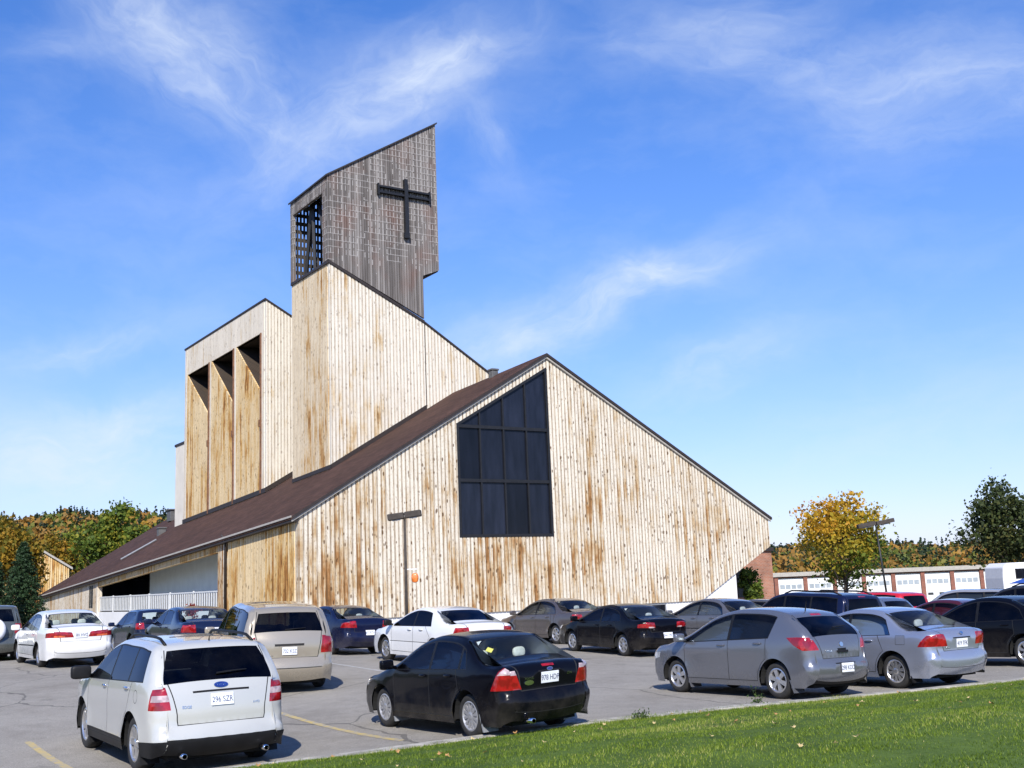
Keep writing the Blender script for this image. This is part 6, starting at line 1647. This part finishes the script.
# the row behind
r, cs = place('minivan', 'parked_minivan', 'champagne beige minivan with dark windows parked behind the white SUV', 'champagne', -5.79, 25.99, 112.5, cat='minivan', plate='702 KSZ', glass='glass_mid', rear_glass='glass_dark', wheel=('alloy', 5))
lettering(r, cs, 'CARAVAN', .78, .62, .055, MT['chrome']); wiper(r, cs, 1.25, .1, -.45)
r, cs = place('accord', 'parked_sedan', 'white sedan at the left with wide red tail lights', 'white', -13.05, 32.3, 124.5, plate='581 HVC', glass='glass_clear', wheel=('alloy', 9), seatmat='seat_tan')
r, cs = place('fusion', 'parked_sedan', 'white sedan with dark tinted glass, partly behind the black compact sedan', 'white', -2.32, 31.16, 124.5, plate='365 NBL', glass='glass_dark', wheel=('alloy', 8), extras=('black_mirrors',))
r, cs = place('cavalier', 'parked_sedan', 'glossy black sedan with low slim tail lights beneath the middle of the gable', 'black', 2.83, 33.5, 119.5, plate='044 LMQ', glass='glass_clear', wheel=('alloy', 7))
lettering(r, cs, '2.4', .74, .62, .05, MT['chrome'])
r, cs = place('cobalt', 'parked_sedan', 'navy blue sedan between the beige minivan and the white dark-glassed sedan', 'navy', -5.93, 36.06, 126.0, plate='813 RTW', glass='glass_clear', wheel=('alloy', 5))
r, cs = place('altima', 'parked_sedan', 'taupe brown sedan with a chrome trunk strip near the church wall', 'taupe', 1.05, 40.0, 123.5, plate='270 DGA', glass='glass_clear', wheel=('alloy', 7))
r, cs = place('accord', 'parked_sedan', 'pewter grey sedan behind the hood of the steel grey hatchback', 'pewter', 6.05, 36.4, 122.0, plate='926 VXM', glass='glass_clear', wheel=('alloy', 7))
r, cs = place('fusion', 'parked_sedan', 'dark blue sedan just behind the roof of the white SUV', 'dark_blue', -9.75, 33.6, 121.0, plate='150 YPS', glass='glass_clear', wheel=('alloy', 7))
r, cs = place('hatch', 'parked_hatchback', 'dark blue hatchback half hidden beyond the white sedan at the left', 'dark_blue', -14.2, 43.0, 123.5, glass='glass_clear', detail=True, wheel=('alloy', 7))
r, cs = place('boxy', 'parked_suv', 'grey SUV with a pale spare wheel on its rear door, cut by the left edge', 'grey_green', -17.2, 36.6, 121.0, cat='SUV', glass='glass_dark', wheel=('alloy', 6))
M = rear_frame(cs, .93, .0, .10); m = MB(); q = Matrix(M); m2 = MB(); m2.lathe([(0, .13), (.26, .12), (.345, .07), (.36, 0), (.345, -.08), (0, -.09)], 32, 'y')
m.add([q @ Vector((v_[0], v_[2], v_[1])) for v_ in m2.v], m2.f); so = m.build('spare_wheel', MT['white_plain'], r, smooth=True)
# behind the near row, at the right
r, cs = place('boxy', 'parked_suv', 'dark navy SUV with roof rails behind the silver blue sedan', 'navy', 7.75, 31.6, 122.0, cat='SUV', glass='glass_mid', rear_glass='glass_mid', wheel=('alloy', 6)); roof_rails(r, cs, .1, -1.9, MT['black_trim'])
place('hatch', 'parked_hatchback', 'dark grey hatchback whose flat roof shows between the gable end and the navy SUV', 'charcoal_grey', 8.6, 42.0, 123.5, glass='glass_mid', detail=True)
place('hatch', 'parked_hatchback', 'slate blue small car between the navy SUV and the red SUV', 'slate_blue', 10.7, 37.0, 122.0, detail=False, glass='glass_clear')
r, cs = place('boxy', 'parked_suv', 'bright red SUV with a dark rear window', 'red', 12.7, 42.0, 122.0, cat='SUV', glass='glass_dark', wheel=('alloy', 6))
place('civic', 'parked_sedan', 'maroon sedan low behind the silver blue sedan', 'maroon', 11.5, 31.2, 121.0, glass='glass_clear')
r, cs = place('boxy', 'parked_suv', 'silver SUV in front of the garage doors at the right', 'silver', 17.0, 44.4, 150.0, cat='SUV', glass='glass_mid')
r, cs = place('boxy', 'parked_suv', 'charcoal SUV with a roof rack at the right edge, in front of the camper', 'charcoal', 15.6, 35.2, 128.0, cat='SUV', glass='glass_dark'); roof_rails(r, cs, .1, -1.9, MT['black_trim'])
place('altima', 'parked_sedan', 'charcoal sedan behind the black sedan at the right edge', 'charcoal', 14.6, 31.5, 123.5, glass='glass_mid')

# bush strip at the far left edge of the lot
VX = MB(); vs = []
c = Vector((-18.5, 38.5)); n = 40
for k in range(n): a = 2*math.pi*k/n; vs.append((c.x+6.5*math.cos(a), c.y+3.2*math.sin(a), gz(c.x+6.5*math.cos(a), c.y+3.2*math.sin(a))+.03))
vs.append((c.x, c.y, gz(c.x, c.y)+.12)); VX.add(vs, [(k, (k+1) % n, n) for k in range(n)]); o = VX.build('grass_verge', MT['turf']); o['kind'] = 'structure'
scene.render.engine = 'CYCLES'
scene.cycles.max_bounces = 8; scene.cycles.transparent_max_bounces = 12; scene.cycles.use_denoising = True
scene.render.film_transparent = False
